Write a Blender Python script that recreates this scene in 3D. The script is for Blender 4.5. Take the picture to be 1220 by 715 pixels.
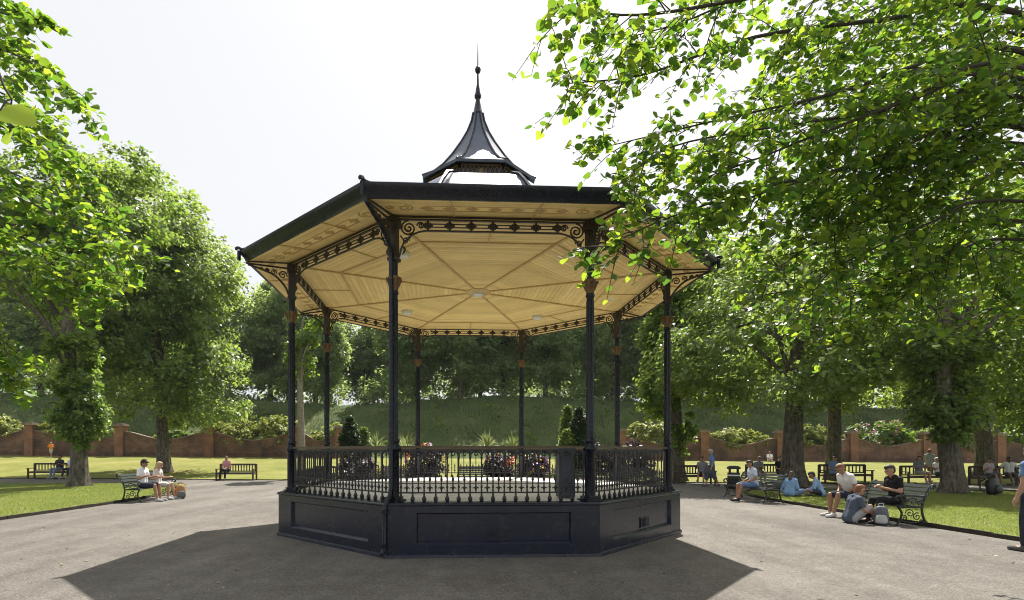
import bpy, bmesh, math, random
import numpy as np
from mathutils import Vector, Matrix, Quaternion
R = math.radians
S = bpy.context.scene
C = S.collection
for o in list(bpy.data.objects): bpy.data.objects.remove(o)

# ------------------------------------------------------------------ camera, sky, sun, exposure
EYE = 1.65; F = 631.0; PX = 560.0; PY = 537.0          # lens in pixels of the 1220 wide photograph
cam = bpy.data.cameras.new('camera'); camo = bpy.data.objects.new('camera', cam); C.objects.link(camo)
camo.location = (0, 0, EYE); camo.rotation_euler = (R(90), 0, 0)
cam.sensor_width = 36; cam.lens = 36*F/1220; cam.shift_x = (610-PX)/1220; cam.shift_y = (PY-357.5)/1220
cam.clip_start = 0.05; cam.clip_end = 3000
S.camera = camo
SUN = Vector((0.93, 3.1, 5.35)).normalized()            # towards the sun
w = bpy.data.worlds.new('World'); S.world = w; w.use_nodes = True
nt = w.node_tree; nt.nodes.clear()
sky = nt.nodes.new('ShaderNodeTexSky'); sky.sky_type = 'NISHITA'; sky.sun_disc = False
sky.sun_elevation = math.asin(SUN.z); sky.sun_rotation = math.atan2(SUN.x, SUN.y)
sky.air_density = 1.0; sky.dust_density = 4.0; sky.altitude = 30
cloud = nt.nodes.new('ShaderNodeMix'); cloud.data_type = 'RGBA'; cloud.inputs[0].default_value = 0.85
cloud.inputs[7].default_value = (6.0, 6.02, 6.05, 1)      # thin bright veil of cloud over the whole sky
bg = nt.nodes.new('ShaderNodeBackground'); bg.inputs[1].default_value = 0.087
wo = nt.nodes.new('ShaderNodeOutputWorld')
nt.links.new(sky.outputs[0], cloud.inputs[6]); nt.links.new(cloud.outputs[2], bg.inputs[0]); nt.links.new(bg.outputs[0], wo.inputs[0])
sun = bpy.data.lights.new('sun', 'SUN'); sun.energy = 5.0; sun.angle = R(0.53); sun.color = (1.0, 0.95, 0.86)
suno = bpy.data.objects.new('sun', sun); C.objects.link(suno); suno.rotation_euler = SUN.to_track_quat('Z', 'Y').to_euler()
suno.location = SUN*60
S.view_settings.view_transform = 'Standard'; S.view_settings.look = 'None'
S.view_settings.exposure = 0.90; S.view_settings.gamma = 1; S.view_settings.use_curve_mapping = False
S.render.engine = 'CYCLES'
S.cycles.filter_width = 1.0; S.cycles.max_bounces = 10; S.cycles.transparent_max_bounces = 8

rng = np.random.default_rng(7); random.seed(7)
def at(x, y, Y): return Vector(((x-PX)/F*Y, Y, EYE+(PY-y)/F*Y))      # a point of the place from sight line and distance

# ------------------------------------------------------------------ materials
def mat(name, col, rough=0.6, metal=0.0, var=0.0, scale=8.0, bump=0.0, bscale=40.0, spec=0.5, col2=None, coord='Object'):
    m = bpy.data.materials.new(name); m.use_nodes = True; t = m.node_tree; b = t.nodes['Principled BSDF']
    b.inputs['Roughness'].default_value = rough; b.inputs['Metallic'].default_value = metal
    b.inputs['Specular IOR Level'].default_value = spec
    c = (*col, 1); b.inputs['Base Color'].default_value = c
    tc = t.nodes.new('ShaderNodeTexCoord')
    if var or col2:
        n = t.nodes.new('ShaderNodeTexNoise'); n.inputs['Scale'].default_value = scale; n.inputs['Detail'].default_value = 6; n.inputs['Roughness'].default_value = .65
        t.links.new(tc.outputs[coord], n.inputs['Vector'])
        r = t.nodes.new('ShaderNodeValToRGB'); r.color_ramp.elements[0].position = .3; r.color_ramp.elements[1].position = .7
        c2 = col2 if col2 else tuple(min(1, v*(1+var)) for v in col)
        c1 = col if col2 else tuple(v*(1-var) for v in col)
        r.color_ramp.elements[0].color = (*c1, 1); r.color_ramp.elements[1].color = (*c2, 1)
        t.links.new(n.outputs[0], r.inputs[0]); t.links.new(r.outputs[0], b.inputs['Base Color'])
    if bump:
        n2 = t.nodes.new('ShaderNodeTexNoise'); n2.inputs['Scale'].default_value = bscale; n2.inputs['Detail'].default_value = 4
        t.links.new(tc.outputs[coord], n2.inputs['Vector'])
        bp = t.nodes.new('ShaderNodeBump'); bp.inputs['Strength'].default_value = bump; bp.inputs['Distance'].default_value = .02
        t.links.new(n2.outputs[0], bp.inputs['Height']); t.links.new(bp.outputs[0], b.inputs['Normal'])
    return m
def weather(m, dust, thr=.62, sc=3.0):
    t = m.node_tree; b = t.nodes['Principled BSDF']; tc = t.nodes.new('ShaderNodeTexCoord')
    n = t.nodes.new('ShaderNodeTexNoise'); n.inputs['Scale'].default_value = sc; n.inputs['Detail'].default_value = 10; n.inputs['Roughness'].default_value = .72; t.links.new(tc.outputs['Object'], n.inputs['Vector'])
    r = t.nodes.new('ShaderNodeValToRGB'); r.color_ramp.elements[0].position = thr-.12; r.color_ramp.elements[1].position = thr+.10; r.color_ramp.elements[0].color = (0, 0, 0, 1); r.color_ramp.elements[1].color = (.55, .55, .55, 1)
    t.links.new(n.outputs[0], r.inputs[0]); x = t.nodes.new('ShaderNodeMix'); x.data_type = 'RGBA'; x.inputs[7].default_value = (*dust, 1)
    t.links.new(r.outputs[0], x.inputs[0]); t.links.new(b.inputs['Base Color'].links[0].from_socket, x.inputs[6]); t.links.new(x.outputs[2], b.inputs['Base Color'])
    q = t.nodes.new('ShaderNodeMapRange'); q.inputs[3].default_value = b.inputs['Roughness'].default_value-.06; q.inputs[4].default_value = b.inputs['Roughness'].default_value+.14
    t.links.new(n.outputs[0], q.inputs[0]); t.links.new(q.outputs[0], b.inputs['Roughness'])
def leafmat(name, c1, c2, t1, t2, trans=.45, rough=.42, spec=.5):
    m = bpy.data.materials.new(name); m.use_nodes = True; t = m.node_tree; b = t.nodes['Principled BSDF']; out = t.nodes['Material Output']
    g = t.nodes.new('ShaderNodeNewGeometry'); oi = t.nodes.new('ShaderNodeObjectInfo')
    ad = t.nodes.new('ShaderNodeMath'); ad.operation = 'ADD'; fr = t.nodes.new('ShaderNodeMath'); fr.operation = 'FRACT'
    t.links.new(g.outputs['Random Per Island'], ad.inputs[0]); t.links.new(oi.outputs['Random'], ad.inputs[1]); t.links.new(ad.outputs[0], fr.inputs[0])
    r = t.nodes.new('ShaderNodeValToRGB'); r.color_ramp.elements[0].color = (*c1, 1); r.color_ramp.elements[1].color = (*c2, 1)
    r2 = t.nodes.new('ShaderNodeValToRGB'); r2.color_ramp.elements[0].color = (*t1, 1); r2.color_ramp.elements[1].color = (*t2, 1)
    t.links.new(fr.outputs[0], r.inputs[0]); t.links.new(fr.outputs[0], r2.inputs[0])
    t.links.new(r.outputs[0], b.inputs['Base Color']); b.inputs['Roughness'].default_value = rough; b.inputs['Specular IOR Level'].default_value = spec
    tr = t.nodes.new('ShaderNodeBsdfTranslucent'); t.links.new(r2.outputs[0], tr.inputs[0])
    mx = t.nodes.new('ShaderNodeMixShader'); mx.inputs[0].default_value = trans
    t.links.new(b.outputs[0], mx.inputs[1]); t.links.new(tr.outputs[0], mx.inputs[2]); t.links.new(mx.outputs[0], out.inputs[0])
    return m
M = {}
M['navy'] = mat('navy_paint', (.006, .008, .017), .22, spec=.35, var=.35, scale=5, bump=.08, bscale=30)
M['plinth'] = mat('plinth_paint', (.009, .013, .030), .22, scale=2.2, bump=.10, bscale=18, col2=(.018, .021, .034))
weather(M['plinth'], (.050, .048, .046), .66); weather(M['navy'], (.026, .03, .042), .66, 6)
M['iron'] = mat('iron_paint', (.014, .014, .017), .42, var=.4, scale=12, bump=.1, bscale=60)
M['friezeiron'] = mat('frieze_paint', (.030, .020, .014), .5, var=.4, scale=10)
M['gold'] = mat('gold_paint', (.14, .075, .024), .5, var=.35, scale=20, bump=.2)
M['cream'] = mat('cream_paint', (.95, .71, .29), .5, var=.10, scale=1.4, bump=.05, bscale=12)
def boardmat():
    m = M['cream']; t = m.node_tree; b = t.nodes['Principled BSDF']; src = b.inputs['Base Color'].links[0].from_socket
    g_ = t.nodes.new('ShaderNodeNewGeometry'); r = t.nodes.new('ShaderNodeValToRGB'); r.color_ramp.elements[0].color = (.86, .84, .79, 1); r.color_ramp.elements[1].color = (1.06, 1.06, 1.08, 1)
    x = t.nodes.new('ShaderNodeMix'); x.data_type = 'RGBA'; x.blend_type = 'MULTIPLY'; x.inputs[0].default_value = 1
    t.links.new(g_.outputs['Random Per Island'], r.inputs[0]); t.links.new(src, x.inputs[6]); t.links.new(r.outputs[0], x.inputs[7]); t.links.new(x.outputs[2], b.inputs['Base Color'])
boardmat()
M['creamrib'] = mat('cream_rib_paint', (.60, .42, .17), .5, var=.15, scale=3)
M['motif'] = mat('ochre_motif', (.52, .33, .09), .5, var=.15, scale=5)
M['deck'] = mat('deck_surface', (.74, .73, .71), .34, var=.18, scale=3, bump=.1)
M['handrail'] = mat('handrail_wood', (.085, .060, .028), .45, var=.35, scale=9)
M['lead'] = mat('roof_lead', (.09, .11, .16), .5, metal=.1, var=.3, scale=2.5, bump=.15, bscale=9)
M['lamp'] = mat('lamp_glass', (.75, .75, .70), .25)
M['bark'] = mat('lime_bark', (.05, .042, .032), .9, scale=5, bump=1.0, bscale=11, col2=(.20, .17, .13))
def barkmat(m, d=.05):
    t = m.node_tree; b = t.nodes['Principled BSDF']; tc = t.nodes.new('ShaderNodeTexCoord'); mp = t.nodes.new('ShaderNodeMapping'); mp.inputs['Scale'].default_value = (1, 1, .16); t.links.new(tc.outputs['Object'], mp.inputs[0])
    v = t.nodes.new('ShaderNodeTexNoise'); v.inputs['Scale'].default_value = 13; v.inputs['Detail'].default_value = 7; v.inputs['Roughness'].default_value = .7; t.links.new(mp.outputs[0], v.inputs['Vector'])
    bp = t.nodes.new('ShaderNodeBump'); bp.inputs['Strength'].default_value = 1; bp.inputs['Distance'].default_value = d; t.links.new(v.outputs[0], bp.inputs['Height']); t.links.new(bp.outputs[0], b.inputs['Normal'])
    r = t.nodes.new('ShaderNodeValToRGB'); r.color_ramp.elements[0].position = .36; r.color_ramp.elements[0].color = (.35, .35, .35, 1); r.color_ramp.elements[1].position = .6; r.color_ramp.elements[1].color = (1.15, 1.15, 1.15, 1); t.links.new(v.outputs[0], r.inputs[0])
    x = t.nodes.new('ShaderNodeMix'); x.data_type = 'RGBA'; x.blend_type = 'MULTIPLY'; x.inputs[0].default_value = 1; t.links.new(b.inputs['Base Color'].links[0].from_socket, x.inputs[6]); t.links.new(r.outputs[0], x.inputs[7]); t.links.new(x.outputs[2], b.inputs['Base Color'])
barkmat(M['bark'])
M['palebark'] = mat('pale_bark', (.20, .18, .13), .9, var=.35, scale=6, bump=.7, bscale=14)
M['twig'] = mat('twig_bark', (.045, .035, .025), .85, var=.3, scale=15)
M['edging'] = mat('edging_timber', (.035, .026, .018), .9, var=.4, scale=6, bump=.6)
M['benchwood'] = mat('bench_wood', (.055, .043, .034), .7, var=.4, scale=7, bump=.3)
M['benchiron'] = mat('bench_iron', (.016, .020, .017), .45, var=.3, scale=12)
M['benchslat'] = mat('bench_slat_paint', (.035, .045, .042), .5, var=.35, scale=8)
M['cab'] = mat('cabinet_paint', (.045, .055, .075), .45, var=.15, scale=4)
M['black'] = mat('black_plastic', (.012, .012, .013), .45, var=.2)
M['white'] = mat('white_paint', (.7, .7, .7), .5)
M['soil'] = mat('soil', (.05, .035, .024), .95, var=.4, scale=5, bump=.8)
M['coping'] = mat('stone_coping', (.20, .15, .115), .85, var=.3, scale=3, bump=.4)
M['terracotta'] = mat('planter_fibre', (.05, .045, .04), .7, var=.3)
M['leaf_near'] = leafmat('lime_leaf_near', (.030, .072, .022), (.120, .175, .030), (.12, .27, .03), (.54, .68, .05), .53, .45, .3)
def third(m, pos, cd, ct):
    rs_ = [n for n in m.node_tree.nodes if n.type == 'VALTORGB']
    for r, c in zip(rs_, (cd, ct)): e = r.color_ramp.elements.new(pos); e.color = (*c, 1)
third(M['leaf_near'], .55, (.058, .110, .022), (.26, .44, .03))
M['leaf_mid'] = leafmat('lime_leaf', (.050, .094, .026), (.130, .175, .050), (.18, .33, .04), (.48, .62, .09), .50)
M['leaf_dark'] = leafmat('lime_leaf_dark', (.062, .106, .036), (.135, .178, .062), (.22, .36, .05), (.50, .62, .12), .52)
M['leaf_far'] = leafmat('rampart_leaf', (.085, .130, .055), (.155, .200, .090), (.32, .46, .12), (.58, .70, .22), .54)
M['leaf_sprout'] = leafmat('sprout_leaf', (.045, .095, .022), (.120, .175, .040), (.20, .36, .04), (.44, .58, .08), .46)
M['leaf_yellow'] = leafmat('yellow_shrub_leaf', (.16, .20, .045), (.32, .33, .09), (.32, .40, .06), (.50, .52, .12), .40)
M['leaf_conifer'] = leafmat('conifer_leaf', (.010, .030, .010), (.035, .065, .016), (.05, .1, .01), (.1, .18, .02), .2)
M['leaf_golden'] = leafmat('golden_conifer_leaf', (.07, .12, .015), (.16, .22, .03), (.16, .28, .02), (.3, .42, .04), .3)
M['leaf_spiky'] = leafmat('spiky_leaf', (.16, .20, .06), (.34, .36, .16), (.2, .28, .06), (.34, .4, .14), .25)
M['leaf_purple'] = leafmat('purple_leaf', (.018, .014, .020), (.045, .035, .045), (.06, .03, .05), (.1, .06, .06), .2)
M['fl_red'] = leafmat('red_petal', (.45, .03, .015), (.7, .12, .05), (.5, .04, .02), (.7, .15, .06), .25)
M['fl_purple'] = leafmat('purple_petal', (.20, .05, .26), (.45, .2, .5), (.2, .05, .3), (.5, .2, .5), .25)
M['fl_yellow'] = leafmat('yellow_petal', (.6, .35, .03), (.7, .55, .15), (.6, .4, .03), (.7, .6, .1), .25)
M['fl_pink'] = leafmat('rose_petal', (.34, .15, .14), (.46, .29, .25), (.35, .15, .15), (.45, .28, .25), .25)

def asphalt():
    m = bpy.data.materials.new('path_gravel'); m.use_nodes = True; t = m.node_tree; b = t.nodes['Principled BSDF']
    tc = t.nodes.new('ShaderNodeTexCoord')
    def noise(sc, det, ro=.6):
        n = t.nodes.new('ShaderNodeTexNoise'); n.inputs['Scale'].default_value = sc; n.inputs['Detail'].default_value = det; n.inputs['Roughness'].default_value = ro
        t.links.new(tc.outputs['Object'], n.inputs['Vector']); return n
    def ramp(n, p0, c0, p1, c1):
        r = t.nodes.new('ShaderNodeValToRGB'); e = r.color_ramp.elements; e[0].position = p0; e[1].position = p1; e[0].color = (*c0, 1); e[1].color = (*c1, 1)
        t.links.new(n.outputs[0], r.inputs[0]); return r
    def mul(a, bb, f=1.0):
        x = t.nodes.new('ShaderNodeMix'); x.data_type = 'RGBA'; x.blend_type = 'MULTIPLY'; x.inputs[0].default_value = f
        t.links.new(a, x.inputs[6]); t.links.new(bb, x.inputs[7]); return x.outputs[2]
    big = ramp(noise(.32, 7, .62), .3, (.120, .112, .103), .72, (.188, .176, .161))
    v = t.nodes.new('ShaderNodeTexVoronoi'); v.inputs['Scale'].default_value = 95; t.links.new(tc.outputs['Object'], v.inputs['Vector'])
    vr = t.nodes.new('ShaderNodeValToRGB'); vr.color_ramp.elements[0].color = (.6, .58, .56, 1); vr.color_ramp.elements[1].color = (1.3, 1.3, 1.3, 1)
    sep = t.nodes.new('ShaderNodeSeparateColor'); t.links.new(v.outputs['Color'], sep.inputs[0]); t.links.new(sep.outputs[0], vr.inputs[0])
    med = ramp(noise(2.6, 5, .7), .35, (.86, .85, .84), .68, (1.1, 1.1, 1.1))
    c = mul(big.outputs[0], vr.outputs[0]); c = mul(c, med.outputs[0])
    wv = noise(9, 2); st = ramp(wv, .73, (1, 1, 1), .78, (.72, .68, .62)); c = mul(c, st.outputs[0])
    v2 = t.nodes.new('ShaderNodeTexVoronoi'); v2.inputs['Scale'].default_value = 34; t.links.new(tc.outputs['Object'], v2.inputs['Vector']); s2 = t.nodes.new('ShaderNodeSeparateColor'); t.links.new(v2.outputs['Color'], s2.inputs[0])
    r2 = t.nodes.new('ShaderNodeValToRGB'); r2.color_ramp.elements[0].color = (.82, .82, .82, 1); r2.color_ramp.elements[1].color = (1.14, 1.14, 1.13, 1); t.links.new(s2.outputs[1], r2.inputs[0]); c = mul(c, r2.outputs[0])
    mpp = t.nodes.new('ShaderNodeMapping'); mpp.inputs['Scale'].default_value = (.9, .12, 1); mpp.inputs['Rotation'].default_value = (0, 0, .5); t.links.new(tc.outputs['Object'], mpp.inputs[0])
    sn = noise(1.3, 5, .6); t.links.new(mpp.outputs[0], sn.inputs['Vector']); sr = ramp(sn, .38, (.84, .83, .82), .62, (1.08, 1.08, 1.07)); c = mul(c, sr.outputs[0])
    pn = noise(.9, 8, .75); pr_ = ramp(pn, .60, (1, 1, 1), .70, (.78, .77, .76)); c = mul(c, pr_.outputs[0])
    t.links.new(c, b.inputs['Base Color']); b.inputs['Roughness'].default_value = .88; b.inputs['Specular IOR Level'].default_value = .3
    bp = t.nodes.new('ShaderNodeBump'); bp.inputs['Strength'].default_value = .55; bp.inputs['Distance'].default_value = .006
    t.links.new(v.outputs['Distance'], bp.inputs['Height']); t.links.new(bp.outputs[0], b.inputs['Normal'])
    return m
M['path'] = asphalt()
def grassmat(name, cols, fine=60.):
    m = bpy.data.materials.new(name); m.use_nodes = True; t = m.node_tree; b = t.nodes['Principled BSDF']
    tc = t.nodes.new('ShaderNodeTexCoord')
    n = t.nodes.new('ShaderNodeTexNoise'); n.inputs['Scale'].default_value = .35; n.inputs['Detail'].default_value = 9; n.inputs['Roughness'].default_value = .7
    t.links.new(tc.outputs['Object'], n.inputs['Vector'])
    r = t.nodes.new('ShaderNodeValToRGB'); e = r.color_ramp.elements
    e[0].position = .32; e[0].color = (*cols[0], 1); e[1].position = .7; e[1].color = (*cols[2], 1)
    k = e.new(.5); k.color = (*cols[1], 1)
    t.links.new(n.outputs[0], r.inputs[0])
    n2 = t.nodes.new('ShaderNodeTexNoise'); n2.inputs['Scale'].default_value = fine; n2.inputs['Detail'].default_value = 3
    t.links.new(tc.outputs['Object'], n2.inputs['Vector'])
    r2 = t.nodes.new('ShaderNodeValToRGB'); r2.color_ramp.elements[0].position = .3; r2.color_ramp.elements[0].color = (.6, .6, .6, 1); r2.color_ramp.elements[1].position = .7; r2.color_ramp.elements[1].color = (1.25, 1.25, 1.25, 1)
    t.links.new(n2.outputs[0], r2.inputs[0])
    x = t.nodes.new('ShaderNodeMix'); x.data_type = 'RGBA'; x.blend_type = 'MULTIPLY'; x.inputs[0].default_value = 1
    t.links.new(r.outputs[0], x.inputs[6]); t.links.new(r2.outputs[0], x.inputs[7]); t.links.new(x.outputs[2], b.inputs['Base Color'])
    b.inputs['Roughness'].default_value = .9; b.inputs['Specular IOR Level'].default_value = .2
    bp = t.nodes.new('ShaderNodeBump'); bp.inputs['Strength'].default_value = .8; bp.inputs['Distance'].default_value = .03
    t.links.new(n2.outputs[0], bp.inputs['Height']); t.links.new(bp.outputs[0], b.inputs['Normal'])
    return m
M['lawn'] = grassmat('lawn_grass', ((.085, .130, .022), (.140, .180, .036), (.235, .225, .080)))
M['farlawn'] = grassmat('far_lawn_grass', ((.125, .150, .028), (.200, .205, .048), (.285, .260, .085)), 25.)
M['bank'] = grassmat('bank_grass', ((.038, .064, .018), (.062, .090, .026), (.105, .120, .045)), 6.)
def brickmat():
    m = bpy.data.materials.new('old_brick'); m.use_nodes = True; t = m.node_tree; b = t.nodes['Principled BSDF']
    tc = t.nodes.new('ShaderNodeTexCoord'); mp = t.nodes.new('ShaderNodeMapping'); mp.inputs['Rotation'].default_value = (R(90), 0, 0)
    t.links.new(tc.outputs['Object'], mp.inputs[0])
    br = t.nodes.new('ShaderNodeTexBrick'); br.inputs['Scale'].default_value = 1; br.inputs['Brick Width'].default_value = .23; br.inputs['Row Height'].default_value = .075; br.inputs['Mortar Size'].default_value = .006
    br.inputs['Color1'].default_value = (.11, .056, .040, 1); br.inputs['Color2'].default_value = (.20, .10, .066, 1); br.inputs['Mortar'].default_value = (.22, .18, .14, 1)
    t.links.new(mp.outputs[0], br.inputs['Vector'])
    n = t.nodes.new('ShaderNodeTexNoise'); n.inputs['Scale'].default_value = .8; n.inputs['Detail'].default_value = 6; t.links.new(tc.outputs['Object'], n.inputs['Vector'])
    r = t.nodes.new('ShaderNodeValToRGB'); r.color_ramp.elements[0].position = .35; r.color_ramp.elements[0].color = (.40, .42, .42, 1); r.color_ramp.elements[1].position = .65; r.color_ramp.elements[1].color = (1.15, 1.1, 1.05, 1)
    t.links.new(n.outputs[0], r.inputs[0])
    x = t.nodes.new('ShaderNodeMix'); x.data_type = 'RGBA'; x.blend_type = 'MULTIPLY'; x.inputs[0].default_value = 1
    t.links.new(br.outputs[0], x.inputs[6]); t.links.new(r.outputs[0], x.inputs[7]); t.links.new(x.outputs[2], b.inputs['Base Color'])
    b.inputs['Roughness'].default_value = .9
    return m
M['brick'] = brickmat()
M['brickpier'] = mat('pier_brick', (.13, .065, .042), .9, scale=1.6, col2=(.27, .135, .08), bump=.4, bscale=12)

# ------------------------------------------------------------------ mesh helpers
class MB:
    def __init__(s): s.v = []; s.f = []
    def add(s, v, f):
        o = len(s.v); s.v += [tuple(p) for p in v]; s.f += [tuple(i+o for i in q) for q in f]
    def box(s, c, d, rz=0, rot=None):
        x, y, z = d[0]/2, d[1]/2, d[2]/2; m = rot if rot is not None else Matrix.Rotation(rz, 3, 'Z'); c = Vector(c)
        s.add([c+m@Vector((a*x, b*y, e*z)) for a in (-1, 1) for b in (-1, 1) for e in (-1, 1)],
              [(0, 1, 3, 2), (4, 6, 7, 5), (0, 4, 5, 1), (2, 3, 7, 6), (0, 2, 6, 4), (1, 5, 7, 3)])
    def bar(s, a, b, w_, h_, up=(0, 0, 1)):
        a = Vector(a); b = Vector(b); d = b-a; x = d.normalized(); y = Vector(up).cross(x)
        if y.length < 1e-4: y = Vector((1, 0, 0)).cross(x)
        y.normalize(); z = x.cross(y); s.box((a+b)/2, (d.length, w_, h_), rot=Matrix((x, y, z)).transposed())
    def lathe(s, prof, n=12, c=(0, 0, 0), off=0.0, sq=1.0):
        v = []; f = []
        for r, z in prof:
            for i in range(n):
                a = 2*math.pi*i/n+off; v.append((c[0]+r*math.cos(a), c[1]+r*math.sin(a), c[2]+z))
        for j in range(len(prof)-1):
            for i in range(n): k = (i+1) % n; f.append((j*n+i, j*n+k, (j+1)*n+k, (j+1)*n+i))
        f.append(tuple(range(n))[::-1]); f.append(tuple((len(prof)-1)*n+i for i in range(n)))
        s.add(v, f)
    def tube(s, pts, rad, n=6):
        pts = [Vector(p) for p in pts]; m = len(pts)
        if not hasattr(rad, '__len__'): rad = [rad]*m
        v = []; f = []; ref = None
        for i, p in enumerate(pts):
            d = (pts[min(i+1, m-1)]-pts[max(i-1, 0)]).normalized()
            if ref is None: ref = Vector((0, 0, 1)) if abs(d.z) < .9 else Vector((1, 0, 0))
            x = (ref-d*ref.dot(d))
            if x.length < 1e-4: x = d.orthogonal()
            x.normalize(); y = d.cross(x); ref = x
            for k in range(n): a = 2*math.pi*k/n; v.append(p+(x*math.cos(a)+y*math.sin(a))*rad[i])
        for i in range(m-1):
            for k in range(n): q = (k+1) % n; f.append((i*n+k, i*n+q, (i+1)*n+q, (i+1)*n+k))
        f.append(tuple(range(n))[::-1]); f.append(tuple((m-1)*n+k for k in range(n)))
        s.add(v, f)
    def poly(s, pts, z0, z1):      # vertical prism over a polygon given counter-clockwise
        n = len(pts); v = [(p[0], p[1], z0) for p in pts]+[(p[0], p[1], z1) for p in pts]
        s.add(v, [tuple(range(n))[::-1], tuple(range(n, 2*n))]+[(i, (i+1) % n, n+(i+1) % n, n+i) for i in range(n)])
    def mesh(s, name, m, smooth=False):
        me = bpy.data.meshes.new(name); me.from_pydata(s.v, [], s.f); me.materials.append(M[m] if isinstance(m, str) else m)
        bm = bmesh.new(); bm.from_mesh(me); bmesh.ops.recalc_face_normals(bm, faces=bm.faces); bm.to_mesh(me); bm.free()
        if smooth:
            me.polygons.foreach_set('use_smooth', [True]*len(me.polygons))
            me.set_sharp_from_angle(angle=R(40))
        me.update(); return me
    def build(s, name, m, parent=None, smooth=False, **kw): return ob(name, s.mesh(name, m, smooth), parent, **kw)
def ob(name, data, parent=None, loc=(0, 0, 0), rz=0.0, kind=None):
    o = bpy.data.objects.new(name, data); C.objects.link(o); o.parent = parent; o.location = loc; o.rotation_euler = (0, 0, rz)
    if kind: o['kind'] = kind
    return o
def tag(o, label, cat, group=None):
    o['label'] = label; o['category'] = cat
    if group: o['group'] = group
    return o
def thing(name, label, cat, loc=(0, 0, 0), rz=0.0, group=None): return tag(ob(name, None, None, loc, rz), label, cat, group)
def kids(o): return [c for c in C.objects if c.parent is o]
def copy_tree(o, parent=None):
    c = o.copy(); C.objects.link(c); c.parent = parent
    for ch in list(o.children): copy_tree(ch, c)
    return c
def rawmesh(name, V, nper, m, faces_per=None):
    """many islands of the same topology from a (N,nper,3) array; faces_per: list of index tuples of equal length"""
    N = V.shape[0]; me = bpy.data.meshes.new(name); fl = faces_per or [tuple(range(nper))]
    k = len(fl[0]); base = np.arange(N)[:, None, None]*nper+np.array(fl)[None]
    loops = base.reshape(-1).astype(np.int32); nf = N*len(fl)
    me.vertices.add(N*nper); me.vertices.foreach_set('co', V.reshape(-1).astype(np.float32))
    me.loops.add(len(loops)); me.loops.foreach_set('vertex_index', loops)
    me.polygons.add(nf); me.polygons.foreach_set('loop_start', np.arange(nf, dtype=np.int32)*k)
    me.materials.append(M[m] if isinstance(m, str) else m); me.update(calc_edges=True); me.validate(); return me
def smooth_path(P, n=20):
    P = [Vector(p) for p in P]; out = []
    Q = [P[0]*2-P[1]]+P+[P[-1]*2-P[-2]]
    seg = len(P)-1; per = max(2, n//seg)
    for i in range(seg):
        a, b, c, d = Q[i:i+4]
        for k in range(per):
            t = k/per; out.append(.5*((2*b)+(c-a)*t+(2*a-5*b+4*c-d)*t*t+(3*b-a-3*c+d)*t**3))
    out.append(P[-1]); return out

# ------------------------------------------------------------------ ground
def wall_y(x): return 45+(x+41)*.05
def wall_z(x): return max(.35, 1.28-(x+41)*.0085)
def lawn_y0(x): return 28.4-.11*x if -60 < x < 40 else (35.0 if x <= -60 else 24.0)
def gz(x, y):
    y0 = lawn_y0(x)+1.5; y1 = wall_y(x); t = min(1, max(0, (y-y0)/(y1-y0))); t = t*t*(3-2*t)*.35+t*.65
    return .045+(wall_z(x)-.045)*t
def bank_z(x, y):
    t = (y-wall_y(x)-1.2)/13.0; h = 6.6+.5*math.sin(x*.07)+.35*math.sin(x*.19+1)
    t = min(1, max(0, t)); t = t*t*(3-2*t)*.55+t*.45
    return wall_z(x)+h*t + .12*math.sin(x*.9+y*.5)*t
def grid(name, xs, yfun, ny, zfun, m, kind='structure'):
    v = []; f = []
    for x in xs:
        ya, yb = yfun(x)
        for j in range(ny+1): y = ya+(yb-ya)*j/ny; v.append((x, y, zfun(x, y)))
    for i in range(len(xs)-1):
        for j in range(ny): a = i*(ny+1)+j; f.append((a, a+ny+1, a+ny+2, a+1))
    b = MB(); b.add(v, f); return b.build(name, m, None, True, kind=kind)
g = MB(); g.add([(-900, -600, -.06), (900, -600, -.06), (900, 1500, -.06), (-900, 1500, -.06)], [(0, 1, 2, 3)]); g.build('ground', 'lawn', kind='structure')
p = MB(); p.add([(-60, -40, 0), (60, -40, 0), (60, 27, 0), (-60, 37, 0)], [(0, 1, 2, 3)]); p.build('path', 'path', kind='structure')
xs = list(np.linspace(-90, 90, 91))
grid('far_lawn', xs, lambda x: (lawn_y0(x), wall_y(x)+1.2), 14, gz, 'farlawn')
def bz(x, y): return bank_z(x, y)
grid('grass_bank', list(np.linspace(-130, 130, 105)), lambda x: (wall_y(x)+1.1, wall_y(x)+16), 16, bz, 'bank')
grid('rampart_top', list(np.linspace(-130, 130, 53)), lambda x: (wall_y(x)+15.9, wall_y(x)+140), 10, lambda x, y: bank_z(x, y)-.02, 'bank')
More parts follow.
